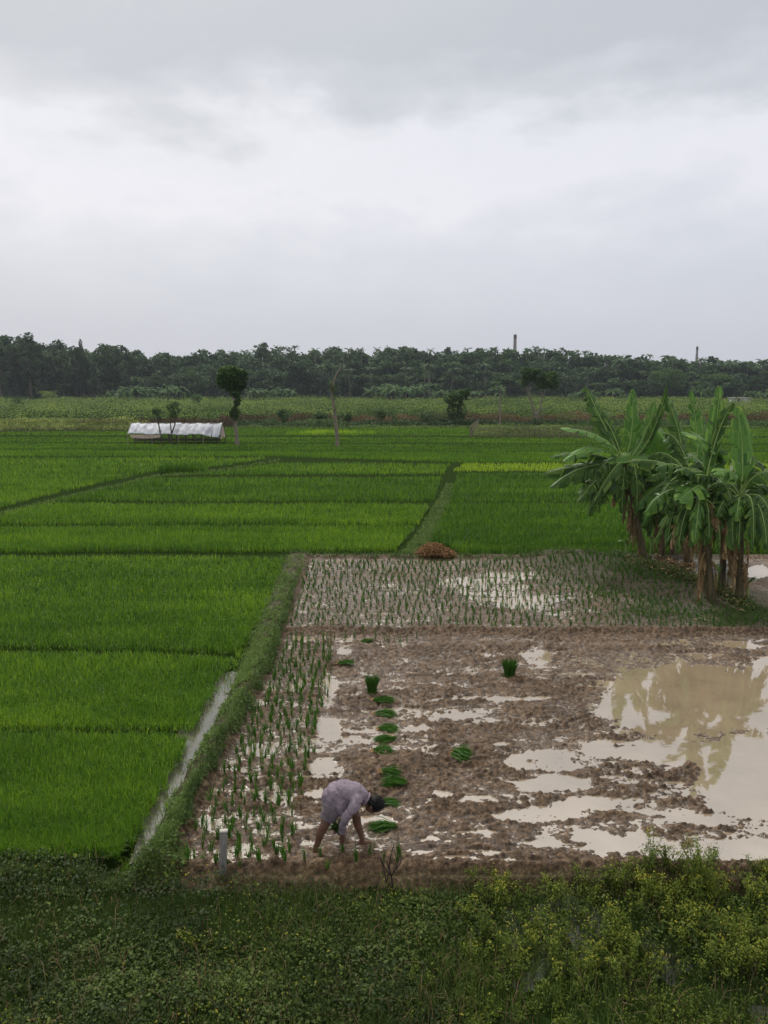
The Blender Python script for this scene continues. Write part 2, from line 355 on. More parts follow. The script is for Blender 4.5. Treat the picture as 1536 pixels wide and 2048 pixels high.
# ------------------------------------------------------------------ rice paddies (stuff: nobody could count the plants)
def rice(name, label, poly, rho, h, t0, seed, lean=.28, z=0.0, wk=.00075, mat=None, wmin=.006, hj=.25, tn=.13, am=1.):
    P, q = pxpts(poly, rho, z)
    y = P[:, 1]; x = P[:, 0]
    edge = fbm(x*2, y*2, seed)*.3
    big = fbm(x*.12, y*.5, seed+3, 3)+.6*fbm(x*.9, y*1.4, seed+5, 3)
    hh = h*(1+hj*rng.normal(0, .5, len(P)).clip(-1.4, 1.4)+.5*fbm(x*.35, y*1.3, seed+9, 3))
    V, F = blades(P, hh, np.maximum(wmin, y*wk)*rng.uniform(.8, 1.3, len(P)), np.abs(rng.normal(0, lean, len(P)))+.05)
    t = np.clip(t0+am*(.9*big+.5*fbm(x*.25, y*2.2, seed+13, 3))+rng.normal(0, tn, len(P)), 0, 1)
    o = obj(name, V, F, mat or RICE, tint=np.repeat(t, 5)); tag(o, label, 'rice', kind='stuff'); return o
PADS = [
 ('dense green rice in the near left paddy, lowest strip beside the water channel', [(-650,1722),(240,1722),(286,1650),(322,1592),(362,1508),(378,1480),(300,1477),(-650,1474)], .34, .27, .33, 1),
 ('dense green rice in the near left paddy, second strip from the marsh', [(-650,1464),(385,1464),(396,1438),(455,1340),(462,1328),(400,1318),(300,1316),(-650,1306)], .38, .27, .36, 2),
 ('dense green rice in the near left paddy, upper wide strip below the cross bund', [(-650,1294),(300,1303),(470,1312),(494,1290),(512,1258),(560,1150),(572,1121),(400,1118),(-650,1121)], .42, .30, .36, 3),
 ('bright green rice strip just above the long cross bund', [(-650,1109),(588,1106),(790,1104),(832,1058),(-650,1060)], .5, .34, .50, 4),
 ('bright green rice strip between the cross bund and the slanting path', [(-150,1052),(838,1050),(858,1013),(90,1012),(0,1035)], .5, .34, .50, 5),
 ('mid green rice plot right of the slanting path', [(110,1004),(866,1005),(884,958),(300,960),(233,977)], .5, .34, .30, 6),
 ('mid green rice plot below the pale yellow one', [(325,951),(888,950),(900,931),(560,929),(440,946)], .5, .34, .42, 7),
 ('green rice plot at the left edge beyond the slanting path', [(-300,1070),(0,1018),(67,999),(233,961),(308,944),(433,934),(540,918),(-300,918)], .5, .36, .42, 8),
 ('dark green rice plot behind the straw heap', [(925,1110),(1800,1110),(1800,1012),(895,1010),(862,1085),(895,1094)], .5, .34, .22, 9),
 ('dark green rice plot behind the banana clump', [(898,1006),(1800,1004),(1800,947),(914,950),(908,970)], .5, .34, .20, 10),
 ('pale yellow green rice plot beside the banana clump', [(905,944),(1800,946),(1800,929),(928,929)], .5, .30, .98, 11),
 ('green rice strip crossing the fields below the tent', [(-300,914),(560,914),(912,926),(1800,925),(1800,908),(640,905),(-300,900)], .5, .40, .42, 12),
 ('green rice strip level with the plastic tent', [(-300,897),(640,902),(1800,905),(1800,892),(700,889),(-300,886)], .5, .40, .36, 13),
 ('green rice strip just behind the plastic tent', [(-300,884),(700,887),(1800,889),(1800,877),(-300,874)], .5, .40, .44, 14),
 ('farthest green rice strip before the dry hedge', [(-300,871),(560,872),(1800,875),(1800,859),(440,856),(250,864),(-300,866)], .5, .40, .42, 15)]
for lab, poly, rho, h, t0, sd in PADS:
    if sd < 4: rice('rice_crop', lab, poly, rho*1.0, h*.72, t0+.09, sd, lean=.6, wk=.0007, tn=.22, am=.5)
    elif sd < 12: rice('rice_crop', lab, poly, rho*1.1, h*.8, t0+(-.04 if sd in (4, 5) else .07), sd, lean=.45, wk=.0006, tn=.18, am=.5)
    else: rice('rice_crop', lab, poly, 1.1, h*(.42 if sd in (13, 14) else .65), t0+.06, sd, wk=.0004, tn=.12, hj=.12, am=.6)
rice('rice_crop', 'thin pale strip of rice near the bare trunk', [(570,871),(760,869),(640,865)], 1.2, .5, .9, 16)
# darker tall tuft row by the path
rice('rice_crop', 'taller dark rice patch on the slanting path', [(316,948),(418,944),(400,938),(330,939)], 1.5, .5, .22, 17)
# ------------------------------------------------------------------ grass on the banks
def bankgrass(name, label, poly, rho, h, t0, seed, wide=0, zf=None, mat=None, cat='grass'):
    P, q = pxpts(poly, rho, .1)
    P[:, 2] = ground_z(P[:, 0], P[:, 1])-.005
    keep = fbm(P[:, 0]*3, P[:, 1]*3, seed, 3)+rng.normal(0, .12, len(P)) > -.10-wide
    P = P[keep]
    V, F = blades(P, h*rng.uniform(.5, 1.5, len(P)), np.maximum(.006, P[:, 1]*.0008), np.abs(rng.normal(0, .55, len(P)))+.1)
    t = np.clip(t0+.6*fbm(P[:, 0]*1.5, P[:, 1]*1.5, seed+3)+rng.normal(0, .15, len(P)), 0, 1)
    m = len(P)//3; Q = P[rng.integers(0, len(P), m)]+rng.normal(0, .03, (m, 3))*[1, 1, .2]+[0, 0, h*.35]
    V2, F2 = leaves(Q, rng.uniform(.02, .05, m)+Q[:, 1]*.0012, .6, .5)
    Vx = np.concatenate([V, V2]); 
    o = obj(name, Vx, [F, F2+len(V)], mat or BUNDG, tint=np.concatenate([np.repeat(t, 5), np.repeat(np.clip(rng.normal(t0, .2, m), 0, 1), 4)]))
    return tag(o, label, cat, kind='stuff')
bankgrass('bank_grass', 'short tufty grass covering the bank beside the water channel', [(566,1116),(612,1116),(563,1262),(545,1315),(478,1440),(420,1523),(362,1655),(320,1742),(276,1742),(302,1695),(346,1630),(380,1560),(410,1490),(438,1423),(490,1317),(504,1262)], .36, .11, .62, 21, .0)
bankgrass('bank_grass', 'dark overhanging grass along the field side of the bank', [(606,1135),(600,1135),(553,1262),(538,1309),(470,1440),(414,1523),(357,1655),(368,1655),(430,1523),(488,1440),(554,1309),(567,1262)], .45, .17, .2, 22, .1)
bankgrass('bank_grass', 'grass covered slanting path between two rice plots', [(800,1106),(850,1106),(880,1050),(897,1008),(908,965),(893,965),(868,1008),(838,1058)], .6, .14, .5, 23, .3)
bankgrass('bank_grass', 'low grass along the cross bund above the seedling plot', [(560,1112),(1300,1116),(1300,1109),(830,1108),(560,1107)], .6, .13, .3, 24, .0)
bankgrass('bank_grass', 'thin grass along the diagonal path in the left fields', [(-60,1044),(0,1030),(80,1010),(233,972),(308,953),(433,942),(560,921),(560,916),(433,937),(308,948),(233,966),(60,1006),(-60,1036)], .35, .14, .6, 25, .2)
bankgrass('bank_grass', 'creeping leafy grass at the foot of the channel and bank', [(-650,1724),(250,1726),(300,1712),(345,1665),(390,1690),(352,1752),(-650,1760)], .30, .10, .35, 26, .06)
# ------------------------------------------------------------------ seedlings
def seedling_mesh(nb, h, seed):
    r = np.random.default_rng(seed)
    P = np.zeros((nb, 3)); P[:, :2] = r.normal(0, .010, (nb, 2)); P[:, 2] = -.03
    az = r.normal(r.uniform(0, 6.28), 1.3, nb)
    V, F = blades(P, h*r.uniform(.6, 1.15, nb), .011, np.abs(r.normal(.2, .17, nb)), az, .6)
    return V, F, np.repeat(np.clip(r.normal(.55, .25, nb), 0, 1), 5)
SM = []
for k in range(10):
    V, F, t = seedling_mesh(11+k % 4, .205+.010*k, 100+k); SM.append(mesh('rice_seedling', V, F, RICEB, tint=t))
cand = []
STRIPP = np.array([(572,1282),(668,1282),(664,1340),(655,1400),(632,1500),(606,1600),(592,1690),(592,1744),(358,1744),(392,1655),(440,1560),(505,1440),(560,1318)], float)
for yy in np.arange(YB+.08, YR-.2, .20):
    for xx in np.arange(-3, 0.5, .155):
        x = xx+rng.normal(0, .025)+.03*math.sin(yy*2.1); y = yy+rng.normal(0, .035)
        a, b = proj(x, y)
        if inpoly(np.array([a]), np.array([b]), STRIPP)[0]: cand.append((x, y))
for a, b in [(640,1722),(685,1706),(740,1716),(768,1738),(800,1716),(610,1738),(712,1738),(655,1744),(795,1735)]:
    p = at(a, b); cand.append((float(p[0]), float(p[1])))
for k, a in enumerate(np.linspace(600, 835, 14)):
    p = at(a+rng.normal(0, 3), 1284+rng.normal(0, 4)); cand.append((float(p[0]), float(p[1])))
FEET = [at(632, 1700)[:2], at(724, 1694)[:2], at(684, 1694)[:2]]
cand = [c for c in cand if min(math.hypot(c[0]-f[0], c[1]-f[1]) for f in FEET) > .09]
cand.sort(key=lambda c: c[1])
near, rest = cand[:290], cand[290:]
for i, (x, y) in enumerate(near):
    o = link('rice_seedling', SM[i % 10]); z = float(ground_z(np.array([x]), np.array([y]))[0])
    o.location = (x, y, max(z, -.01)); o.rotation_euler = (rng.normal(0, .05), rng.normal(0, .07), rng.uniform(0, 6.28)); s = rng.uniform(.8, 1.15)*(1 if x > -9 else 1); o.scale = (s, s, s)
    tag(o, 'upright tuft of green rice seedling planted in the wet mud strip left of the man', 'rice seedling', 'rice seedlings transplanted in rows beside the bank')
def seedling_field(name, label, pts, h=.23, zoff=0):
    Vs, Fs, Ts, n = [], [], [], 0
    P = np.array(pts); Z = np.maximum(ground_z(P[:, 0], P[:, 1]), -.01)
    nb = 7
    B = np.repeat(np.c_[P, Z-.02], nb, 0)+rng.normal(0, .012, (len(P)*nb, 3))*[1, 1, 0]
    az = np.repeat(rng.uniform(0, 6.28, len(P)), nb)+rng.normal(0, 1.3, len(B))
    V, F = blades(B, h*rng.uniform(.6, 1.2, len(B))*np.repeat(rng.uniform(.75, 1.2, len(P)), nb), np.maximum(.010, B[:, 1]*.00065), np.abs(rng.normal(.15, .15, len(B))), az, .6)
    o = obj(name, V, F, RICEB, tint=np.repeat(np.clip(rng.normal(.5, .2, len(B)), 0, 1), 5)); return tag(o, label, 'rice seedlings', kind='stuff')
if rest: seedling_field('rice_seedlings', 'small seedlings at the far end of the strip along the bank', rest, .27)
FP = np.array([(618,1124),(1236,1124),(1330,1160),(1425,1212),(1500,1226),(1640,1232),(1640,1259),(566,1259)], float)
pts = []
for i, yy in enumerate(np.arange(YR+.22, YT-.25, .205)):
    for xx in np.arange(-4, 14, .185):
        x = xx+.12*(yy-YR)*.35+rng.normal(0, .035)+.05*math.sin(yy*3+xx*.4); y = yy+rng.normal(0, .045)+.12*math.sin(xx*.5)
        if rng.random() > .05: pts.append((x, y))
pts = np.array(pts); a, b = proj(pts[:, 0], pts[:, 1]); pts = pts[inpoly(a, b, FP)]
seedling_field('rice_seedlings', 'rows of small rice seedlings in the far muddy plot', pts, .185)
# tangled low grass and algae at the right of the far plot
Pq, q = pxpts([(1180,1118),(1260,1112),(1420,1190),(1536,1215),(1700,1225),(1700,1258),(1350,1256),(1180,1200),(1080,1130)], .5, .03)
kk = fbm(Pq[:, 0], Pq[:, 1], 71, 3)+rng.normal(0, .1, len(Pq)) > -.03; Pq = Pq[kk]; Pq[:, 2] = ground_z(Pq[:, 0], Pq[:, 1])
V, F = blades(Pq, rng.uniform(.03, .10, len(Pq)), .016, np.abs(rng.normal(0, .8, len(Pq)))+.2)
tag(obj('low_weeds', V, F, BUNDG, tint=np.repeat(np.clip(rng.normal(.2, .15, len(Pq)), 0, 1), 5)), 'low dark weeds among the seedlings near the banana clump', 'weeds', kind='stuff')
# ------------------------------------------------------------------ bundles of seedlings
def bundle_lying(px, py, L, label, az=0.0, n=200, spread=.35, h=.05, pile=False, group='seedling bundles laid out in a line for planting'):
    c = at(px, py); z = float(ground_z(c[None, 0], c[None, 1])[0]); L *= .72; root = empty('seedling_bundle', (c[0], c[1], max(z, 0)+.005), az)
    r = rng
    m = MB(); V = []; 
    P = np.stack([r.normal(-L*.40, .02, n), r.normal(0, h*.8, n), np.abs(r.normal(0, h*.5, n))+.012], -1)
    A = r.normal(0, spread*.5, n); E = np.abs(r.normal(.04, .08, n)); ln = L*r.uniform(.75, 1.1, n)
    D = np.stack([np.cos(A)*np.cos(E), np.sin(A)*np.cos(E), np.sin(E)], -1); w = .0055
    S = np.cross(D, r.normal(0, 1, (n, 3))); S /= np.linalg.norm(S, axis=1)[:, None]; S *= w
    M = P+D*(ln*.55)[:, None]; T = P+D*ln[:, None]; T[:, 2] = np.maximum(T[:, 2]-ln*.14, .004)
    V = np.stack([P-S*.5, P+S*.5, M-S, M+S, T], 1).reshape(-1, 3)
    F = ((np.arange(n)*5)[:, None, None]+np.array([[0, 1, 3], [0, 3, 2], [2, 3, 4]])[None]).reshape(-1, 3)
    obj('leaf_blades', V, F, RICEB, root, tint=np.repeat(np.clip(r.normal(.45, .25, n), 0, 1), 5))
    k = n//3; P = np.stack([r.normal(-L*.42, .02, k), r.normal(0, h*.8, k), np.abs(r.normal(0, h*.4, k))+.01], -1); D = np.stack([-np.ones(k), r.normal(0, .5, k), r.normal(-.1, .2, k)], -1)
    S = np.array([0, .004, .002]); e = P+D*(.05*r.uniform(.5, 1.4, k))[:, None]; e[:, 2] = np.maximum(e[:, 2], .002)
    V = np.stack([P-S, P+S, e], 1).reshape(-1, 3); obj('root_tuft', V, np.arange(3*k).reshape(-1, 3), STRAW, root, tint=np.repeat(r.uniform(.3, 1, k), 3))
    return tag(root, label, 'seedling bundle', group)
BN = [(735,1284,.36,'flat rice seedling bundle at the far end of the line, against the mud ridge',3.3),
 (690,1333,.42,'flat rice seedling bundle lying off the line near the far seedling strip',.1),
 (765,1408,.50,'flat seedling bundle directly in front of the upright tuft',.05),(768,1431,.52,'long thin seedling bundle, second in front of the upright tuft',.1),
 (775,1459,.46,'bushy seedling bundle, third in front of the upright tuft',.0),(772,1482,.44,'thin slanting seedling bundle, fourth in front of the upright tuft',3.25),
 (765,1506,.42,'spiky spread seedling bundle, fifth in front of the upright tuft',.1),(780,1551,.38,'compact round seedling bundle beyond the bent man, sixth from the upright tuft',-.1),
 (790,1574,.46,'thick seedling bundle with yellow roots above the man\'s head',3.1),(776,1608,.36,'seedling bundle right beside the man\'s hair',.05),
 (768,1658,.46,'nearest seedling bundle, below the man\'s head and right of his foot',3.2)]
for px, py, L, lab, az in BN: bundle_lying(px, py, L, lab, az, spread=.75 if 'spread' in lab or 'bushy' in lab else .45, h=.042 if 'thick' in lab or 'compact' in lab else .030)
bundle_lying(922, 1517, .40, 'loose heap of seedlings with yellow roots lying alone mid field', -.35, 380, .8, .07, group='loose seedling bunches in the field')
def bundle_up(px, py, Hh, R, label, n=420):
    c = at(px, py); root = empty('seedling_bundle', (c[0], c[1], .0))
    a = rng.uniform(0, 6.28, n); q = np.sqrt(rng.uniform(0, 1, n)); P = np.stack([np.cos(a)*q*R*.55, np.sin(a)*q*R*.55, np.zeros(n)], -1)
    V, F = blades(P, Hh*rng.uniform(.85, 1.08, n), .011, .10+.22*q, a, .25)
    obj('leaf_blades', V, F, RICEB, root, tint=np.repeat(np.clip(rng.normal(.25, .18, n), 0, 1), 5))
    k = 140; a = rng.uniform(0, 6.28, k); P = np.stack([np.cos(a)*R*.6, np.sin(a)*R*.6, np.full(k, .0)], -1)
    V, F = blades(P, rng.uniform(.04, .12, k), .010, .4, a, .3); obj('root_tuft', V, F, BUNDG, root, tint=np.repeat(np.clip(rng.normal(.6, .2, k), 0, 1), 5))
    return tag(root, label, 'seedling bundle', 'seedling bundles standing upright in the mud')
bundle_up(1019, 1355, .37, .155, 'round upright seedling bundle standing alone right of centre')
bundle_up(744, 1388, .36, .12, 'narrow upright seedling bundle at the head of the laid out line')
# ------------------------------------------------------------------ straw heap
c = at(873, 1116); root = empty('straw_heap', (c[0], c[1]+.1, .02))
n = 2600; a = rng.uniform(0, 6.28, n); q = np.sqrt(rng.uniform(0, 1, n))
X = np.cos(a)*q*.68; Yy = np.sin(a)*q*.4; Z = .40*np.maximum(0, 1-(X/.72)**2-(Yy/.5)**2)*(1.05-.5*sst(-.1, .6, X))*rng.uniform(.75, 1.05, n)
P = np.stack([X, Yy, Z], -1); D = rng.normal(0, 1, (n, 3)); D[:, 2] *= .5; D[:, 0] *= 1.4; D /= np.linalg.norm(D, axis=1)[:, None]; ln = rng.uniform(.08, .34, n)[:, None]
S = np.cross(D, rng.normal(0, 1, (n, 3))); S /= np.linalg.norm(S, axis=1)[:, None]; S *= .010
E1 = P+D*ln/2; E0 = P-D*ln/2; E0[:, 2] = np.maximum(E0[:, 2], 0); E1[:, 2] = np.maximum(E1[:, 2], 0); Mi = P+np.array([0, 0, .02])
V = np.stack([E0-S, E0+S, Mi+S, Mi-S, E1-S, E1+S], 1).reshape(-1, 3)
F = ((np.arange(n)*6)[:, None, None]+np.array([[0, 1, 2, 3], [3, 2, 5, 4]])[None]).reshape(-1, 4)
obj('straw_stalks', V, F, STRAW, root, tint=np.repeat(np.clip(rng.normal(.45, .25, n), 0, 1), 6))
m = MB(); m.ell((0, 0, 0), (.60, .36, .27), k=20, l=10, tint=.05); m.build('rotting_core', DEADB, root, True)
tag(root, 'reddish brown heap of cut straw on the bund behind the seedling plot', 'straw heap')
# ------------------------------------------------------------------ wooden post
p = at(445, 1766, -.12); m = MB(); m.box((0, 0, .25), (.085, .06, .80)); root = empty('wooden_post', (p[0], p[1], -.15))
o = m.build('post_shaft', WOOD, root); b = o.modifiers.new('b', 'BEVEL'); b.width = .006
m = MB(); m.box((.002, 0, .659), (.092, .066, .018)); m.build('cut_top', WOODT, root)
root.rotation_euler = (-.04, .045, .15); tag(root, 'short grey weathered wooden post with pale cut top at the field edge', 'post')
# ------------------------------------------------------------------ dead twig plant
p = at(783, 1790, -.14); root = empty('dead_plant', (p[0], p[1], -.15)); P0 = np.array(p)
def tw(pts, r0, r1, m):
    Q = np.array([atY(a, b, P0[1]+d) for a, b, d in pts])-np.array([p[0], p[1], -.15]); m.tube(Q, np.linspace(r0, r1, len(Q)), 5)
m = MB(); tw([(787,1792,0),(784,1765,0),(783,1752,.02)], .011, .009, m); m.build('stem', STICKD, root)
for L in ([(783,1752,.02),(772,1740,.03),(763,1722,.05),(762,1716,.05)], [(783,1752,.02),(778,1736,0),(781,1715,-.02),(788,1688,-.04)], [(783,1752,.02),(790,1740,0),(797,1722,.03),(793,1690,.05)],
          [(787,1784,.0),(772,1760,.05),(768,1738,.07),(761,1718,.08)], [(778,1736,0),(774,1726,0),(773,1719,0)], [(790,1740,0),(800,1728,.0),(803,1716,.0)]):
    m = MB(); tw(L, .008, .004, m); m.build('twig', STICKD, root)
tag(root, 'bare black branching twig plant at the muddy edge below the man', 'dead plant')

bankgrass('channel_plants', 'sparse grass sprouting from the water of the narrow channel', [(240,1727),(282,1730),(304,1695),(338,1638),(370,1566),(410,1495),(445,1423),(510,1317),(530,1270),(505,1262),(466,1325),(388,1440),(360,1509),(318,1595),(284,1652)], .16, .09, .45, 27, -.2)
bankgrass('channel_plants', 'rice tufts straying over the left edge of the channel', [(232,1727),(256,1727),(300,1652),(333,1595),(376,1509),(402,1440),(480,1325),(500,1262),(470,1300),(380,1440),(350,1509),(308,1595),(272,1652)], .20, .15, .5, 28, -.05, mat=RICE)
# ------------------------------------------------------------------ near marsh weeds
def fgz(P): P[:, 2] = ground_z(P[:, 0], P[:, 1]); return P
ZF = -.14
A_ = np.array([(-500,1748),(60,1744),(300,1756),(400,1772),(500,1782),(760,1786),(1000,1782),(1230,1770),(1800,1770),(1800,2300),(-500,2300)], float)
def spots(n, seed, thr, dens=None, poly=A_, z=ZF):
    q = rng.uniform([-500, 1745], [1800, 2200], (int(n*1.15), 2)); q = q[inpoly(q[:, 0], q[:, 1], poly)]
    P = fgz(at(q[:, 0], q[:, 1], z)); k = fbm(P[:, 0]*1.3, P[:, 1]*1.3, seed, 4)*2+rng.normal(0, .15, len(P)) > thr
    if dens is not None: k &= rng.uniform(0, 1, len(P)) < dens(q)
    return P[k], q[k]
wetr = lambda q: sst(780, 1250, q[:, 0]+.0*q[:, 1])*sst(1880, 1960, q[:, 1]-.12*(q[:, 0]-1000).clip(-300, 300)+40*fbm(q[:, 0]/90, q[:, 1]/50, 5))
# creeping leaves
P, q = spots(62000, 91, -.35, lambda q: 1-.72*wetr(q)-.45*sst(560, 1100, q[:, 0]))
hh = np.clip(.09+.28*fbm(P[:, 0]*1.7, P[:, 1]*1.7, 92, 3)+.10*(q[:, 1] < 1830)*(q[:, 0] < 480), .02, .3)*(1-.6*wetr(q))
P[:, 2] += hh*rng.uniform(.2, 1, len(P))**.5
V, F = leaves(P, rng.uniform(.014, .036, len(P))+.035*rng.uniform(0, 1, len(P))**4, .7, .5)
t = np.clip(.38+1.7*fbm(P[:, 0]*.9, P[:, 1]*.9, 93, 5)+rng.normal(0, .27, len(P))-.25*(q[:, 1] < 1840)*(q[:, 0] < 640), 0, 1)
tag(obj('creeping_weeds', V, F, WEED, tint=np.repeat(t, 4)), 'carpet of small round dark green leaves over the near marsh', 'weeds', kind='stuff')
# grass blades through it
P, q = spots(60000, 95, -.2, lambda q: (1-.6*wetr(q))*(.35+.65*sst(300, 800, q[:, 0])))
V, F = blades(P, rng.uniform(.06, .24, len(P)), rng.uniform(.004, .009, len(P)), np.abs(rng.normal(.3, .35, len(P))))
t = np.clip(.5+.9*fbm(P[:, 0], P[:, 1], 96)+rng.normal(0, .2, len(P)), 0, 1)
tag(obj('marsh_grass', V, F, WEED, tint=np.repeat(t, 5)), 'thin dark grass blades among the near marsh weeds', 'grass', kind='stuff')
P, q = spots(9000, 131, .12, lambda q: (1-.5*wetr(q)))
P[:, 2] += rng.uniform(.05, .22, len(P)); V, F = leaves(P, rng.uniform(.015, .045, len(P)), .5, .4)
tag(obj('yellowed_weeds', V, F, WEEDY, tint=np.repeat(np.clip(rng.normal(.5, .3, len(P)), 0, 1), 4)), 'scattered yellow green sprigs among the dark marsh leaves', 'weeds', kind='stuff')
# straw coloured blades
P, q = spots(2600, 97, -.3)
V, F = blades(P, rng.uniform(.12, .4, len(P)), .005, np.abs(rng.normal(.5, .3, len(P))))
tag(obj('dry_grass', V, F, DRYL, tint=np.repeat(rng.uniform(.2, 1, len(P)), 5)), 'scattered dry straw coloured stalks in the near marsh', 'grass', kind='stuff')
# yellow green leafy weeds
def weed_geo(base, Hh, nst, spread, rr, lsz=.026, dens=42, yel=.5):
    """stems with many little leaves, returned as leaf arrays and stem strips"""
    LP, LT, SV = [], [], []
    for i in range(nst):
        az = rr.uniform(0, 6.28); L = Hh*rr.uniform(.6, 1.1); k = spread*rr.uniform(.3, 1)
        s = np.linspace(0, 1, 6); C = base+np.stack([np.cos(az)*k*s**1.3, np.sin(az)*k*s**1.3, L*s*(1-.12*s)], -1)
        SV.append(C)
        m = int(dens*L/.5)+6; u = rr.uniform(.25, 1.02, m)
        Q = np.stack([np.interp(u, s, C[:, j]) for j in range(3)], -1)+rr.normal(0, .028, (m, 3))*(1.3-u*.6)[:, None]
        LP.append(Q); LT.append(np.clip(yel*.55+.45*(u > .85)*rr.uniform(.2, 1)*yel*1.6+rr.normal(0, .12, m), 0, 1))
    return np.concatenate(LP), np.concatenate(LT), SV
def weed_patch(name, label, n, cond, Hh, yel, kind='stuff'):
    q = rng.uniform([620, 1742], [1800, 2120], (n, 2)); q = q[cond(q)]; B = fgz(at(q[:, 0], q[:, 1], ZF))
    LP, LT, m = [], [], MB()
    for b in B:
        a, t, S = weed_geo(b, Hh*rng.uniform(.5, 1.2), rng.integers(2, 5), .12, rng, yel=yel*rng.uniform(.5, 1.4)); LP.append(a); LT.append(t)
        for C in S: m.tube(C, np.linspace(.004, .002, 6), 3, .15, False)
    LP = np.concatenate(LP); LT = np.concatenate(LT); V, F = leaves(LP, rng.uniform(.018, .042, len(LP)), .45, .3)
    SV = np.concatenate(m.V); ST = np.concatenate(m.t); SF = np.concatenate(m.Q)
    o = obj(name, np.concatenate([V, SV]), np.concatenate([F, SF+len(V)]), WEEDY, tint=np.concatenate([np.repeat(LT, 4), ST])); return tag(o, label, 'weeds', kind='stuff')
nz = lambda q, s: fbm(q[:, 0]/150, q[:, 1]/80, s, 3)*2
weed_patch('leafy_weeds', 'tangle of yellow green leafy weeds in the right of the near marsh', 2900, lambda q: (sst(820, 1300, q[:, 0])*sst(2010, 1900, q[:, 1])*sst(1742, 1790, q[:, 1]-.0*q[:, 0])*(.6+nz(q, 3)) > rng.uniform(0.05, 1, len(q))), .34, .62)
weed_patch('leafy_weeds', 'sparse green weed sprigs standing in the flooded marsh corner', 330, lambda q: (q[:, 1] > 1900) & (q[:, 0] > 800), .16, .45)
weed_patch('leafy_weeds', 'weed fringe hanging over the brown mud edge', 420, lambda q: (q[:, 1] < 1800) & (q[:, 0] > 760+200*rng.uniform(0, 1, len(q))) & (q[:, 1] > 1772), .26, .6)
def bush(px, py, Hh, nst, spread, label, yel, n2=60):
    b = fgz(at(np.array([px]), np.array([py]), ZF))[0]; root = empty('weed_bush', tuple(b))
    a, t, S = weed_geo(np.zeros(3), Hh, nst, spread, rng, dens=n2, yel=yel); m = MB()
    for C in S: m.tube(C, np.linspace(.006, .002, 6), 4, .1, False)
    m.ell((0, 0, 0), (.03, .03, .03), k=6, l=4); m.build('stems', WEEDY, root); V, F = leaves(a, rng.uniform(.015, .038, len(a)), .45, .3); obj('foliage', V, F, WEEDY, root, tint=np.repeat(t, 4))
    return tag(root, label, 'weed')
bush(1405, 1800, .74, 16, .30, 'tallest leafy green weed bush rising over the puddle at the lower right', .55, 75)
bush(1235, 1790, .50, 12, .24, 'mid height yellowish weed bush left of the tallest one', .6)
bush(1300, 1812, .48, 12, .26, 'low yellow tipped weed bush between two taller ones', .8)
bush(1500, 1815, .45, 12, .3, 'yellow green weed bush at the right picture edge', .7)
bush(1000, 1790, .32, 7, .18, 'small yellow flowered weed at the brown mud edge', .9)
bush(1110, 1800, .36, 8, .2, 'small ragged weed at the mud edge right of the yellow flowered one', .7)
bush(930, 1840, .26, 7, .2, 'low yellowing weed clump in the marsh below the mud edge', .9)
bush(385, 1900, .18, 6, .14, 'small yellowed weed tuft alone in the dark creeping leaves', 1.1)
# tall thin dark stalks standing in the marsh
m = MB()
for px, py, h, dx in [(775,1990,.42,-.1),(905,1960,.5,.05),(1010,1985,.38,.1),(1240,2010,.5,-.12),(1225,1985,.3,.05),(1120,1960,.42,.1),(1340,1955,.4,.0),(1450,2000,.45,.08),(700,1930,.35,-.1),(560,1960,.3,.06),(330,2000,.34,.1),(1480,1960,.4,-.05)]:
    b = fgz(at(np.array([px]), np.array([py]), ZF))[0]; s = np.linspace(0, 1, 5)[:, None]; m.tube(b+s*np.array([dx, .0, h])+np.array([.03, 0, 0])*np.sin(s*5), np.linspace(.005, .002, 5), 4)
tag(m.build('dry_stalks', STICKD), 'thin black dry stalks poking out of the near marsh', 'stalks', kind='stuff')
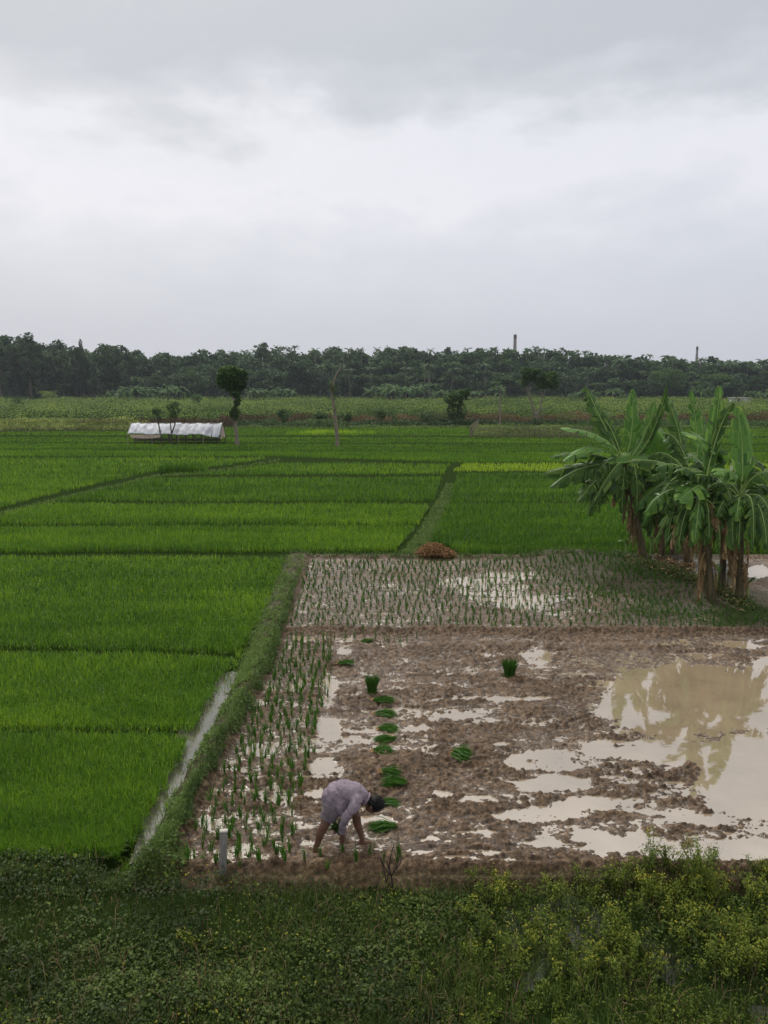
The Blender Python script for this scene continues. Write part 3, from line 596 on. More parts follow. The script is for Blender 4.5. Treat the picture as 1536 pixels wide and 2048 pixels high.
# ------------------------------------------------------------------ banana plants
def leaf_geo(P0, P1, P2, width, nhint, droop=.7, tear=.5, seed=0, ns=34, pet=.12, wob=.10):
    """one torn banana leaf: blade strips on either side of an arched midrib"""
    r = np.random.default_rng(seed); s = np.linspace(0, 1, 60)[:, None]
    P0, P1, P2 = (np.asarray(p, float) for p in (P0, P1, P2))
    C = (1-s)**2*P0+2*s*(1-s)*(2*P1-(P0+P2)/2)+s*s*P2 if False else (1-s)**2*P0+2*s*(1-s)*P1+s*s*P2
    T = np.gradient(C, axis=0); T /= np.linalg.norm(T, axis=1)[:, None]
    Nn = np.asarray(nhint, float)-T*(T @ np.asarray(nhint, float))[:, None]; Nn /= np.linalg.norm(Nn, axis=1)[:, None]+1e-6; B = np.cross(T, Nn)
    L = np.linalg.norm(np.diff(C, axis=0), axis=1).sum(); sc = s[:, 0]
    def I(A, q): return np.stack([np.interp(q, sc, A[:, k]) for k in range(3)], -1)
    V, F, t, n = [], [], [], 0; nv = 5
    for side in (-1, 1):
        cuts = [pet]
        while cuts[-1] < .985: cuts.append(min(1, cuts[-1]+(r.uniform(.02, .06) if r.random() < tear*.8 else r.uniform(.06, .18))))
        dsm = droop*r.uniform(.8, 1.2)
        for a, b in zip(cuts[:-1], cuts[1:]):
            torn = tear > .05; gap = (b-a)*r.uniform(.05, .32)*torn; dr = dsm+r.normal(0, .32)*torn*(.4+tear); sl = .10+r.normal(0, .02)
            m = max(2, int((b-a)/.02)+1); q = np.linspace(a, b, m); v = np.linspace(0, 1, nv)
            cen = (a+b)/2
            w = width/2*np.sin(PI*np.clip((q-pet)/(1.0-pet), 0, 1)**.72)**.55*(1-.05*r.random()*torn)
            tw = r.normal(0, .25)*tear
            for iv, vv in enumerate(v):
                qq = cen+(q-cen)*(1-vv*gap/(b-a+1e-6)) + sl*vv*vv*(1-q*.6)
                base = I(C, np.clip(q+(qq-q), 0, 1)); bb = I(B, q); n2 = I(Nn, q)
                # arc sideways then down
                th = dr*vv*.9-.18; out = side*bb*(w*vv*np.cos(th*.75))[:, None]-n2*(w*vv*np.sin(th))[:, None]
                out = out+np.array([0, 0, -1.])*(w*vv*vv*max(dr-.5, 0)*.45)[:, None]+I(T, q)*(w*tw*vv)[:, None]
                over = np.clip(q+(qq-q)-1, 0, 1)[:, None]*L
                V.append(base+out+I(T, q)*over*.5+n2*(wob*.05*np.sin(q*70+iv)*vv)[:, None])
                t.append(np.full(m, np.clip(.5+.22*r.normal()*(torn*.6+.2)-.12*(iv == 0)+.15*(iv == nv-1), 0, 1)) + .06*np.sin(q*160))
            i = (np.arange(nv-1)[:, None]*m+np.arange(m-1)[None])[..., None]
            f = (i+np.array([0, 1, m+1, m])).reshape(-1, 4); F.append((f if side > 0 else f[:, ::-1])+n); n += nv*m
    return np.concatenate(V), np.concatenate(F), np.clip(np.concatenate(t), 0, 1), C, L
def banana_leaf(root, O, P0, P1, P2, width, nh, droop, tear, seed, mat=None, name='leaf', mr=None):
    V, F, t, C, L = leaf_geo(np.asarray(P0)-O, np.asarray(P1)-O, np.asarray(P2)-O, width, nh, droop, tear, seed)
    m = MB(); m.add(V, F, t, 0)
    m.tube(C[::4], np.linspace(.024, .006, len(C[::4])), 6, .7, True, 1)
    return m.build(name, [mat or BANL, mr or MIDR], root, True)
def cr(x, y, Y): return atY(1080+x/3.368, 740+y/3.368, Y)
# plants: label, foot (crop x, y), top, leaves: (x0,y0, x1,y1, x2,y2, dY tip, width, droop, tear, facing)
UPF = (0, -1, .15); SK = (0, -.35, 1)
PL = [
 ('leftmost banana plant of the clump, leaning left with long arching leaves over the rice', (705,1290), (568,640), .135, [
   (560,610, 470,400, 150,398, -.6,.56,.45,.10,SK), (560,625, 400,430, 168,608, -1.2,.50,.6,.35,SK), (555,635, 330,520, 75,585, -.3,.44,.7,.5,SK),
   (550,640, 280,600, 72,790, -.9,.50,.9,.8,SK), (556,650, 360,600, 130,760, .5,.5,.9,.8,SK), (560,650, 430,640, 260,885, -.8,.55,1.0,.85,SK), (565,655, 470,700, 395,905, -.5,.5,1.0,.9,SK),
   (560,620, 470,300, 345,245, .6,.60,.8,.9,(0,-.8,.6)), (575,600, 640,420, 622,140, .1,.42,.4,.75,UPF), (585,610, 720,480, 770,215, .6,.36,.5,.8,UPF),
   (590,640, 740,560, 830,760, .8,.5,.9,.8,SK), (560,650, 420,560, 200,700, 1.2,.5,.9,.8,SK)]),
 ('slim dark banana plant second from the left, hidden behind hanging leaves', (830,1235), (815,800), .11, [
   (815,800, 700,560, 380,840, -1.9,.58,.9,.6,SK), (815,790, 720,600, 538,700, -1.5,.56,.6,.35,SK), (820,790, 860,600, 640,560, .6,.5,.9,.7,SK), (820,800, 800,640, 620,900, -1,.5,1,.8,SK), (825,790, 960,600, 1010,820, .8,.5,.9,.8,SK)]),
 ('slim brown banana plant third from the left', (895,1232), (930,740), .105, [
   (905,700, 830,620, 612,338, -.7,.66,.22,.04,(-.5,-.9,.5)), (905,700, 760,480, 462,610, -1.6,.58,.55,.12,SK), (930,730, 850,700, 640,925, -1.7,.60,.75,.4,(-.3,-.7,.7)), (930,720, 900,380, 690,372, 1.0,.5,.7,.4,SK),
   (930,720, 1010,520, 848,180, .8,.50,.7,.85,(0,-.9,.4)), (930,730, 1030,640, 1120,860, .6,.5,1.0,.8,SK)]),
 ('banana plant fourth from the left, standing behind the middle of the clump', (985,1300), (1035,760), .115, [
   (1040,740, 1090,500, 1016,140, .2,.34,.5,.85,UPF), (1040,750, 880,640, 800,900, -.9,.5,1.0,.85,SK), (1040,740, 1130,560, 1080,280, .5,.34,.4,.8,UPF), (1040,740, 860,500, 740,680, .6,.5,.9,.8,SK), (1045,745, 1200,620, 1260,860, .8,.5,1,.8,SK), (1040,740, 900,420, 850,460, 1.0,.45,.7,.8,SK)]),
 ('thick banana plant near the front of the clump, its stem wrapped in brown dead leaves', (1155,1530), (1090,850), .145, [
   (1095,830, 1130,700, 930,880, -1.0,.66,.8,.35,(-.3,-.8,.6)), (1100,820, 980,560, 780,660, -.5,.55,.8,.6,SK), (1100,820, 1010,600, 940,680, -.9,.5,.9,.8,SK), (1105,820, 1190,460, 1210,115, .2,.40,.5,.75,UPF),
   (1105,820, 1250,650, 1290,900, -.6,.5,1.0,.8,SK), (1100,830, 960,800, 860,1020, .3,.5,1.1,.9,SK), (1100,820, 1240,540, 1180,470, .8,.45,.7,.8,SK)]),
 ('banana plant fifth from the left with drooping torn leaves, between the two thick stems', (1222,1490), (1225,800), .12, [
   (1290,650, 1200,440, 962,428, -.7,.60,.55,.25,SK), (1230,800, 1130,640, 980,700, -.9,.55,.8,.6,SK), (1230,800, 1230,700, 1160,1060, -.4,.46,1.1,.9,SK), (1230,790, 1320,560, 1460,700, .7,.5,.9,.8,SK), (1230,800, 1330,740, 1390,1000, .4,.46,1.1,.9,SK), (1230,800, 1080,600, 1000,560, .9,.5,.8,.8,SK)]),
 ('rightmost banana plant at the front of the clump, with one broad leaf standing straight up', (1345,1540), (1350,870), .13, [
   (1355,850, 1385,560, 1328,255, .15,.50,.18,.10,UPF), (1350,850, 1340,600, 1175,700, -.9,.52,.7,.35,SK), (1360,850, 1420,640, 1640,690, -.4,.52,.75,.5,SK), (1360,850, 1400,500, 1525,660, .8,.46,.8,.6,SK),
   (1365,860, 1470,700, 1650,830, .5,.5,1.0,.8,SK), (1360,860, 1400,860, 1445,1070, .1,.36,1.0,.85,SK), (1345,860, 1290,760, 1300,1210, -.5,.50,1.1,.9,SK), (1350,860, 1300,700, 1130,780, .6,.5,.9,.7,SK), (1355,850, 1420,560, 1390,330, .9,.32,.6,.9,UPF)]),
]
sd = 500
for label, ft, tp, rad, LV in PL:
    g = at(1080+ft[0]/3.368, 740+ft[1]/3.368, .15); g[2] = ground_z(g[None, 0], g[None, 1])[0]-.02; O = g; Y = g[1]
    root = empty('banana_plant', tuple(O)); top = cr(tp[0], tp[1], Y)-O; r = np.random.default_rng(sd)
    s = np.linspace(0, 1, 14)[:, None]; rad *= .82; C = top*s+np.array([.05, .03, 0])*np.sin(s*PI)*r.normal()
    m = MB(); m.tube(C, rad*(1-.45*s[:, 0])*(1+.07*r.normal(0, 1, 14)), 12); m.build('pseudostem', STEM, root, True)
    # torn sheaths and dry leaves hanging against the stem
    hgt = top[2]
    for k in range(10):
        z0 = r.uniform(.35, .98)*hgt; a = r.uniform(0, 2*PI); b = C[min(13, int(z0/hgt*13))]
        d = np.array([math.cos(a), math.sin(a), 0]); ln = min(r.uniform(.7, 1.5), z0*.98)
        P0 = b+d*rad*.7; P1 = P0+d*r.uniform(.05, .28)+[0, 0, .02]; P2 = P0+d*r.uniform(.02, .18)+r.normal(0, .04, 3)+[0, 0, -ln]
        banana_leaf(root, np.zeros(3), P0, P1, P2, r.uniform(.12, .26), d, 1.1, .95, sd*7+k, DEADB, 'dead_leaf', DEADB)
    for k, L in enumerate(LV):
        x0, y0, x1, y1, x2, y2, dY, w, dr, te, nh = L
        P0 = cr(x0, y0, Y); P2 = cr(x2, y2, Y+dY); P1 = cr(x1, y1, Y+dY*.45); P0 = P0*.35+(top+O)*.65 if abs(x0-tp[0]) < 90 and k else (P0+top+O)/2
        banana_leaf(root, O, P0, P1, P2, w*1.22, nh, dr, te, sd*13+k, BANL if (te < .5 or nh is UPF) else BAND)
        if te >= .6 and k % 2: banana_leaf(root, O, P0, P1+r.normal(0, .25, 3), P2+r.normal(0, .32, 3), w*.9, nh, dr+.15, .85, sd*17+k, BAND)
    for k in range(11):
        a = r.uniform(0, 6.28) if sd > 502 or k > 6 else r.uniform(2.2, 4.4); d = np.array([math.cos(a), math.sin(a)*.8, 0]); P0 = top+O; ln = r.uniform(1.0, 1.8)
        banana_leaf(root, O, P0, P0+d*ln*.55+[0, 0, r.uniform(.1, .6)], P0+d*ln*r.uniform(.5, .9)-[0, 0, r.uniform(.3, 1.5)], r.uniform(.4, .6), SK, r.uniform(.8, 1.2), .9, sd*31+k, BAND if k % 3 else BANL)
    for k in range(7):
        a = r.uniform(0, 6.28); d = np.array([math.cos(a), math.sin(a)*.8, 0]); P0 = top+O-[0, 0, .05]; ln = r.uniform(.5, 1.0)
        banana_leaf(root, O, P0, P0+d*ln*.7+[0, 0, r.uniform(-.1, .2)], P0+d*ln*r.uniform(.5, .9)-[0, 0, r.uniform(.6, 1.4)], r.uniform(.3, .5), SK, 1.15, .95, sd*37+k, BAND if k < 5 else DEADB, 'leaf' if k < 5 else 'dead_leaf')
    tag(root, label, 'banana plant', 'banana plants in the clump on the right'); sd += 1
# suckers and rubbish at the feet
def sucker(x, y, Hh, label, seed):
    g = at(1080+x/3.368, 740+y/3.368, .1); g[2] = ground_z(g[None, 0], g[None, 1])[0]-.02; root = empty('banana_sucker', tuple(g)); r = np.random.default_rng(seed)
    m = MB(); m.tube([(0, 0, 0), (.02, 0, Hh*.5), (.0, 0, Hh*.75)], [.04, .03, .02], 8); m.build('pseudostem', MIDR, root, True)
    for k in range(4):
        a = r.uniform(0, 6.28)*.5+k*1.6; d = np.array([math.cos(a), math.sin(a)*.8, 0]); P0 = np.array([0, 0, Hh*.6])
        banana_leaf(root, np.zeros(3), P0, P0+d*.10+[0, 0, Hh*.35], P0+d*r.uniform(.25, .45)+[0, 0, Hh*r.uniform(.0, .45)], .16, (0, 0, 1), .5, .1, seed*9+k)
    tag(root, label, 'banana sucker')
sucker(572, 1262, .75, 'thin pale young banana shoot left of the clump', 3)
sucker(745, 1230, .9, 'young banana shoot with small drooping leaves between the left stems', 4)
sucker(1190, 1500, .8, 'short fresh green banana shoot among the dead leaves at the front', 5)
sucker(1392, 1545, .7, 'small leafy shoot at the right foot of the clump', 6)
def litter(name, label, x0, x1, y0, y1, n, mat, sz, lift, cat):
    a = rng.uniform(x0, x1, n); b = y0+(a-x0)/(x1-x0)*(y1-y0)+rng.normal(0, 14, n); P = at(1080+a/3.368, 740+b/3.368, .12); P[:, 2] = ground_z(P[:, 0], P[:, 1])+rng.uniform(0, lift, n)
    V, F = leaves(P, rng.uniform(.5, 1.4, n)*sz, .35, .6)
    tag(obj(name, V, F, mat, tint=np.repeat(rng.uniform(0, 1, n), 4)), label, cat, kind='stuff')
litter('leaf_litter', 'brown leaf litter under the banana clump', 560, 1400, 1275, 1560, 1500, DEADB, .15, .10, 'leaf litter')
litter('leaf_litter', 'dried leaves piled between the left and middle banana stems', 780, 1040, 1270, 1370, 500, DEADB, .12, .22, 'leaf litter')
litter('mound_weeds', 'low dark weeds around the feet of the banana plants', 480, 1460, 1250, 1600, 3800, WEED, .085, .20, 'weeds')
g = at(1080+990/3.368, 740+1378/3.368, .25); m = MB(); m.tube([(-.28, .05, .05), (.3, -.04, .04)], [.035, .04], 8)
root = m.build('cut_banana_piece', CONC, None, True); root.location = tuple(g[:2])+(float(ground_z(g[None, 0], g[None, 1])[0]),); tag(root, 'pale cut piece of banana stem lying on the litter under the clump', 'cut stem')
# ------------------------------------------------------------------ far trees, hedges, tent
def canopy(blobs, n, size, r, dark=.0, asp=.7, flat=.3, shell=.55):
    """leaves spread through overlapping ellipsoids, more of them towards the outside"""
    blobs = np.asarray(blobs, float); vol = (blobs[:, 3]*blobs[:, 4]*blobs[:, 5])**(2/3); k = r.choice(len(blobs), n, p=vol/vol.sum())
    D = r.normal(0, 1, (n, 3)); D /= np.linalg.norm(D, axis=1)[:, None]; q = r.uniform(shell**3, 1.05, n)**(1/3)
    q *= 1+.18*np.sin(D[:, 0]*7+k)*np.cos(D[:, 2]*6+k*2)
    P = blobs[k, :3]+D*blobs[k, 3:6]*q[:, None]; V, F = leaves(P, size*r.uniform(.6, 1.4, n), asp, flat)
    t = np.clip(.45+.18*r.normal(0, 1, n)+.22*np.sin(k*2.7), 0, 1); return V, F, np.repeat(t, 4)
def tree_mesh(seed, Hh, Wd, n, size, kind='round', mat=None):
    r = np.random.default_rng(seed); B = []
    if kind == 'round':
        for i in range(r.integers(9, 14)):
            a = r.uniform(0, 6.28); z = r.uniform(.38, .90); w = math.sin(PI*min(1, (z-.2)/.85))**.6
            B.append([math.cos(a)*Wd*.33*w*r.uniform(.2, 1), math.sin(a)*Wd*.33*w*r.uniform(.2, 1), Hh*z, Wd*r.uniform(.13, .24), Wd*r.uniform(.13, .24), Hh*r.uniform(.06, .12)])
    elif kind == 'tall':
        for i in range(16):
            a = r.uniform(0, 6.28); z = r.uniform(.25, .96); w = 1-abs(z-.6)*1.1
            B.append([math.cos(a)*Wd*.3*w*r.uniform(.1, 1), math.sin(a)*Wd*.3*w, Hh*z, Wd*r.uniform(.10, .2), Wd*r.uniform(.1, .2), Hh*r.uniform(.04, .08)])
    else:   # layered, spreading
        for i in range(13):
            a = r.uniform(0, 6.28); q = r.uniform(.2, 1); B.append([math.cos(a)*Wd*.42*q, math.sin(a)*Wd*.42*q, Hh*(.93-.32*q*r.uniform(.3, 1)), Wd*.16, Wd*.16, Hh*.055])
    V, F, t = canopy(B, n, size, r); cm = mesh('crown', V, F, mat or TREEL, tint=t)
    m = MB(); b = np.array([0, 0, -.3]); top = np.array([r.normal(0, .4), r.normal(0, .3), Hh*.72]); s = np.linspace(0, 1, 6)[:, None]
    m.tube(b+(top-b)*s+np.array([.25, .1, 0])*np.sin(s*5), np.linspace(Hh*.022, Hh*.008, 6), 6)
    for bb in B[::2]:
        st = b+(top-b)*r.uniform(.4, .8); e = np.array(bb[:3]); m.tube([st, (st+e)/2+[0, 0, -.3], e], [Hh*.008, Hh*.006, Hh*.003], 4)
    return m.mesh('trunk', BARKD), cm
def plant_tree(ms, X, Y, s, rz, name, label, cat='tree', group=None, z=0):
    root = empty(name, (X, Y, z), rz, s); link('trunk', ms[0], root); link('crown', ms[1], root)
    return tag(root, label, cat, group)
def zpx(py, Y): return float(atY(768, py, Y)[2])
def xpx(px, Y): return float(atY(px, 790, Y)[0])
SKYL = np.array([(-400,680),(0,676),(20,664),(60,668),(90,690),(150,692),(185,704),(215,690),(250,700),(330,712),(440,702),(520,702),(600,699),(700,703),(820,701),(900,704),(1000,702),(1080,700),(1150,707),(1200,714),(1240,719),(1330,717),(1400,723),(1536,725),(2000,726)], float)
sky_y = lambda px: np.interp(px, SKYL[:, 0], SKYL[:, 1])-5
r = np.random.default_rng(900)
FORA = leafmat('forest_leaf', (.024, .055, .021), (.095, .165, .058), .2, .7, .15)
# the wood behind, one mass
def wood():
    Vs, Fs, Ts, n = [], [], [], 0
    for Y, off, sz in ((318, 44, 1.0), (334, 24, 1.1), (350, 9, 1.2), (366, 3, 1.3), (384, 4, 1.4)):
        px = -420
        while px < 1960:
            Ht = zpx(sky_y(px)+off+r.normal(0, 5), Y); X = xpx(px, Y); w = r.uniform(5, 9)
            B = [[X+r.normal(0, w*.3), Y+r.normal(0, 2), Ht*r.uniform(.72, .93), w*.33, w*.3, Ht*.085] for _ in range(4)]+[[X, Y, Ht*.5, w*.55, w*.4, Ht*.30], [X, Y, Ht*.15, w*.6, w*.4, Ht*.2]]
            V, F, t = canopy(B, 720, sz, r, flat=.3); t = np.clip(t+r.normal(0, .22), 0, 1)
            Vs.append(V); Fs.append(F+n); Ts.append(t); n += len(V); px += w*r.uniform(.55, .8)*F_/Y
    tag(obj('distant_woods', np.concatenate(Vs), np.concatenate(Fs), FORA, tint=np.concatenate(Ts)), 'dark continuous wood closing the far side of the fields', 'woods', kind='stuff')
wood()
RV = [tree_mesh(1000+k, 14, 11, 2100, .62, 'round', FORA) for k in range(5)]
TV = [tree_mesh(1100+k, 22, 8.5, 2600, .62, 'tall', FORA) for k in range(4)]
LV_ = [tree_mesh(1200+k, 12, 12, 1700, .6, 'layer', FORA) for k in range(3)]
k = 0
for px in np.arange(-60, 270, 21):       # tall trees at the left
    Y = 304+6*(k % 3); Ht = zpx(sky_y(px)+r.uniform(-2, 8), Y)
    if 140 < px < 195: Ht *= .93
    s = Ht/22; plant_tree(TV[k % 4], xpx(px+r.normal(0, 4), Y), Y, (s*r.uniform(.9, 1.2),)*2+(s,), r.uniform(0, 6), 'forest_tree', 'tall dark broadleaf tree in the high left end of the far wood', group='tall trees at the left end of the wood'); k += 1
s = zpx(668, 312)/22; plant_tree(TV[1], xpx(165, 312), 312, (.5, .5, s), 1, 'forest_tree', 'slender tree poking above the left end of the wood, sky around its top')
for px in np.arange(290, 1600, 34):
    Y = 303+5*(k % 3); py = 735+20*r.random() if px < 900 else 748+16*r.random(); Ht = zpx(py, Y); s = Ht/14

    plant_tree(RV[k % 5], xpx(px+r.normal(0, 10), Y), Y, (s*r.uniform(.9, 1.25),)*2+(s,), r.uniform(0, 6), 'forest_tree', 'rounded dark tree along the front edge of the far wood', group='rounded trees along the wood edge'); k += 1
def mid_tree(px, base, top, wpx, kind, label, seed, n=3400, sz=.55, mat=None):
    g = at(px, base); Y = float(g[1]) if base > 800 else 290.; Ht = zpx(top, Y); Wd = wpx*Y/1615
    return plant_tree(tree_mesh(seed, Ht, Wd, n, sz, kind, mat or TREEL), xpx(px, Y), Y, (1, 1, 1), 0, 'broadleaf_tree', label)
mid_tree(1335, 790, 733, 104, 'round', 'dense rounded dark tree in front of the wood behind the banana clump', 41, 4200)
mid_tree(1432, 790, 742, 84, 'layer', 'flat topped spreading tree with layered branches right of the rounded one', 42, 2600)
mid_tree(620, 790, 722, 120, 'round', 'broad feathery grey green tree at the wood edge behind the bare trunk', 43, 4200, .6, leafmat('feathery_leaf', (.022, .045, .024), (.055, .09, .045), .25, .7, .1))
mid_tree(1010, 790, 752, 70, 'layer', 'spreading mid green tree at the wood edge right of the far banana row', 44, 2200, .6, TREEM)
mid_tree(100, 790, 778, 52, 'round', 'pale green feathery bush tree at the left before the tall trees', 45, 1500, .4, FARSH)
mid_tree(395, 790, 735, 60, 'round', 'lighter green tree at the wood edge behind the ball crowned tree', 46, 2400, .5, TREEM)
# palms
def frond(m, P0, az, L, lift, drop, w, seg=6):
    d = np.array([math.cos(az), math.sin(az), 0]); s = np.linspace(0, 1, seg)[:, None]
    C = P0+d*L*s+np.array([0, 0, 1])*(lift*s-drop*s*s); side = np.array([-math.sin(az), math.cos(az), 0]); ww = w*np.sin(PI*np.clip(s*.9+.08, 0, 1))
    a, b = C+side*ww-[0, 0, 1]*ww*.7, C-side*ww-[0, 0, 1]*ww*.7; i = np.arange(seg-1)[:, None]
    for e in (a, b):
        V = np.stack([C, e], 1).reshape(-1, 3); m.add(V, (i*2+np.array([0, 1, 3, 2])).reshape(-1, 4), .3+.4*rng.random())
def palm_mesh(seed, Hh, L, nf, tr):
    r = np.random.default_rng(seed); m = MB(); s = np.linspace(0, 1, 7)[:, None]; lean = r.normal(0, .5, 2)
    C = np.array([0, 0, -.3])+np.array([lean[0], lean[1], Hh])*s+np.array([lean[1], 0, 0])*np.sin(s*3)*.4; m.tube(C, np.linspace(tr, tr*.6, 7), 6); tm = m.mesh('trunk', BARK)
    m = MB()
    for i in range(nf): frond(m, C[-1], i*2.399+r.normal(0, .2), L*r.uniform(.8, 1.15), L*r.uniform(.1, .9), L*r.uniform(.5, 1.1), L*.13)
    return tm, m.mesh('crown', FORA)
PM = [palm_mesh(60+k, 17, 2.3, 11, .13) for k in range(5)]
CM = [palm_mesh(70+k, 17, 4.2, 17, .22) for k in range(2)]
kk = 0
for px in np.arange(440, 1540, 22):
    if 1010 < px < 1050: continue
    px = px+r.normal(0, 5); Y = 345+12*r.random(); Ht = zpx(sky_y(px)-(-6+9*r.random()**1.5), Y); s = Ht/17
    plant_tree(PM[kk % 5], xpx(px, Y), Y, (1, 1, s), r.uniform(0, 6), 'areca_palm', 'slim areca palm raising its small crown on the wood skyline', 'palm tree', 'slim palms on the skyline of the wood'); kk += 1
for px, py in [(848,730),(858,728),(862,732),(812,735),(900,738),(975,728),(640,730),(700,738),(745,735),(1175,745)]:
    Y = 301; Ht = zpx(py, Y); plant_tree(PM[kk % 5], xpx(px, Y), Y, (1.2, 1.2, Ht/17), kk, 'areca_palm', 'areca palm with a pale straight stem at the front of the wood', 'palm tree', 'pale stemmed palms in the wood front'); kk += 1
for px, py, lab in [(1332,703,'large coconut palm standing out on the skyline right of centre'),(1522,712,'coconut palm on the skyline at the right picture edge'),(1236,711,'coconut palm on the skyline left of the largest one'),(1460,714,'small crowned coconut palm between the right chimney and the picture edge')]:
    Y = 340; Ht = zpx(py+10, Y); plant_tree(CM[kk % 2], xpx(px, Y), Y, (1, 1, Ht/17), kk, 'coconut_palm', lab, 'palm tree'); kk += 1
# far banana clumps
def farban(seed, Hh=6.0):
    r = np.random.default_rng(seed); m = MB(); tm = MB(); mi = 0
    for j in range(4):
        b = np.array([r.uniform(-2, 2), r.uniform(-1.5, 1.5), 0]); h = Hh*r.uniform(.4, .6); tm.tube([b-[0, 0, .2], b+[0, 0, h]], [.2, .12], 6)
        for i in range(9):
            az = i*2.4+r.normal(0, .3); L = r.uniform(2, 3.2); d = np.array([math.cos(az), math.sin(az), 0]); up = r.uniform(.3, 1.0)
            s = np.linspace(0, 1, 6)[:, None]; C = b+[0, 0, h]+d*L*s*(1.15-up*.6)+np.array([0, 0, 1])*(L*up*s*1.4-L*s*s*(1.0)); side = np.cross(d, [0, 0, 1.]); w = .42*np.sin(PI*np.clip(s+.05, 0, 1))**.6
            for sg in (-1, 1):
                e = C+sg*side*w-[0, 0, .5]*w; V = np.stack([C, e], 1).reshape(-1, 3); ii = np.arange(5)[:, None]; m.add(V, (ii*2+np.array([0, 1, 3, 2])).reshape(-1, 4), r.uniform(.2, 1))
    return tm.mesh('stem', BARKD), m.mesh('leaves', BANF)
FB = [farban(80+k) for k in range(4)]
fbl = [(240,786),(262,780),(290,776),(318,779),(340,773),(362,778),(505,782),(525,778),(548,783),(575,786),(752,778),(772,774),(795,772),(818,776),(840,774),(880,786),(925,790),(955,786),(985,783),(1140,790),(1155,784),(1172,782),(1190,788),(1230,788),(1262,790),(1388,785),(1410,782),(1500,790),(1528,790)]
for i, (px, py) in enumerate(fbl):
    Y = 272+8*(i % 3); Ht = zpx(py-10-12*r.random(), Y); s = Ht/5.6
    root = empty('banana_clump', (xpx(px+r.normal(0, 5), Y), Y, 0), i*1.3, s); link('stems', FB[i % 4][0], root); link('leaves', FB[i % 4][1], root)
    tag(root, 'pale green banana clump at the foot of the far wood', 'banana clump', 'far banana clumps in front of the wood')
# brick kiln chimneys
def chimney(px, top, wpx, Y, label):
    Ht = zpx(top, Y); R = wpx*Y/1615/2; root = empty('brick_chimney', (xpx(px, Y), Y, 0)); m = MB()
    m.tube([(0, 0, 0), (0, 0, Ht*.5), (0, 0, Ht*.93)], [R*1.5, R*1.22, R*.92], 14); m.build('shaft', BRICK, root, True)
    m = MB(); m.tube([(0, 0, Ht*.93), (0, 0, Ht*.95), (0, 0, Ht)], [R*.98, R*1.0, R*.9], 14); m.build('crown_ring', solid('soot_brick', (.05, .045, .045), (.12, .10, .10), .95, .5, .1), root, True)
    return tag(root, label, 'chimney')
chimney(1027.5, 669, 6.5, 620, 'taller tapered brick kiln chimney with sooty top rising above the wood')
chimney(1389, 693, 4.6, 640, 'smaller brick kiln chimney on the skyline farther right')
# pale low building at the right
Y = 250; m = MB(); m.box((0, 0, 1.1), (5.2, 4, 2.2)); root = empty('low_building', (xpx(1480, Y), Y, 0)); m.build('wall', CONC, root); m = MB(); m.box((0, 0, 2.3), (5.6, 4.6, .2)); m.build('roof', CONC, root)
m = MB(); m.box((-1.2, -2.02, 1.7), (.8, .06, .9)); m.build('window', BARKD, root); tag(root, 'low pale flat roofed building half hidden beyond the shrub field', 'building')
# shrub field
def scatter(name, label, x0, x1, Y0, Y1, n, h, sz, mat, t0, cat, seed, wl=6., asp=.6, zlo=0.):
    rr = np.random.default_rng(seed); Yv = np.sqrt(rr.uniform(Y0**2, Y1**2, n)); pxv = rr.uniform(x0, x1, n); X = (pxv-768)/F_*Yv*CP*1.01
    top = h*(.65+1.1*fbm(X/wl, Yv/wl, seed, 4)); Z = zlo+top*rr.uniform(.1, 1, n)**.6; P = np.stack([X, Yv, np.maximum(Z, .05)], -1)
    V, F = leaves(P, sz*(Yv/Y0)**.8*rr.uniform(.6, 1.4, n), asp, .35); t = np.clip(t0+1.5*fbm(X/9, Yv/14, seed+3, 3)+rr.normal(0, .15, n), 0, 1)
    return tag(obj(name, V, F, mat, tint=np.repeat(t, 4)), label, cat, kind='stuff')
scatter('shrub_field', 'wide field of yellow green shrubs between the dry hedge and the wood', -300, 1850, 122, 290, 90000, 3.0, .24, FARSH, .36, 'shrubs', 301, 9.)
scatter('shrub_field', 'darker green bushes scattered in the yellow green shrub field', -300, 1850, 135, 288, 16000, 5.2, .3, TREEM, .5, 'shrubs', 311, 5., zlo=-1.9)
scatter('shrub_field', 'pale yellow green gourd patch behind the left trellis fence', -300, 300, 100, 122, 16000, 1.3, .20, FARSH, .95, 'shrubs', 302, 3.)
scatter('dry_scrub', 'band of brown dead scrub behind the green creepers', 440, 1850, 118, 124, 26000, 2.1, .22, DRYL, .35, 'scrub', 303, 3.)
scatter('dry_scrub', 'brown dead scrub strip behind the tent', 150, 470, 108, 114, 7000, 1.5, .2, DRYL, .25, 'scrub', 304, 3.)
scatter('creepers', 'dark green creepers along the foot of the dry scrub', 430, 1850, 112, 117, 20000, 1.25, .26, TREEM, .35, 'creepers', 305, 2.)
scatter('field_edge_grass', 'rough green grass edge before the dry scrub', 250, 1850, 107, 112, 9000, .5, .2, BUNDG, .4, 'grass', 306, 2.)
def bushy(px, base, top, wpx, label, seed, mat, n=900, name='bush', cat='bush', sz=.22, Y=None):
    g = at(px, base); Y = Y or float(g[1]); Ht = zpx(top, Y); W = wpx*Y/1615; rr = np.random.default_rng(seed)
    B = [[rr.normal(0, W*.22), rr.normal(0, W*.2), Ht*rr.uniform(.3, .75), W*.24, W*.24, Ht*.25] for _ in range(6)]
    V, F, t = canopy(B, n, sz, rr); root = empty(name, (xpx(px, Y), Y, 0)); obj('foliage', V, F, mat, root, tint=t); m = MB()
    for b in B[:4]: m.tube([(0, 0, -.05), (b[0]*.5, b[1]*.5, b[2]*.5), b[:3]], [.06, .04, .02], 5)
    m.build('stem', BARKD, root); return tag(root, label, cat)
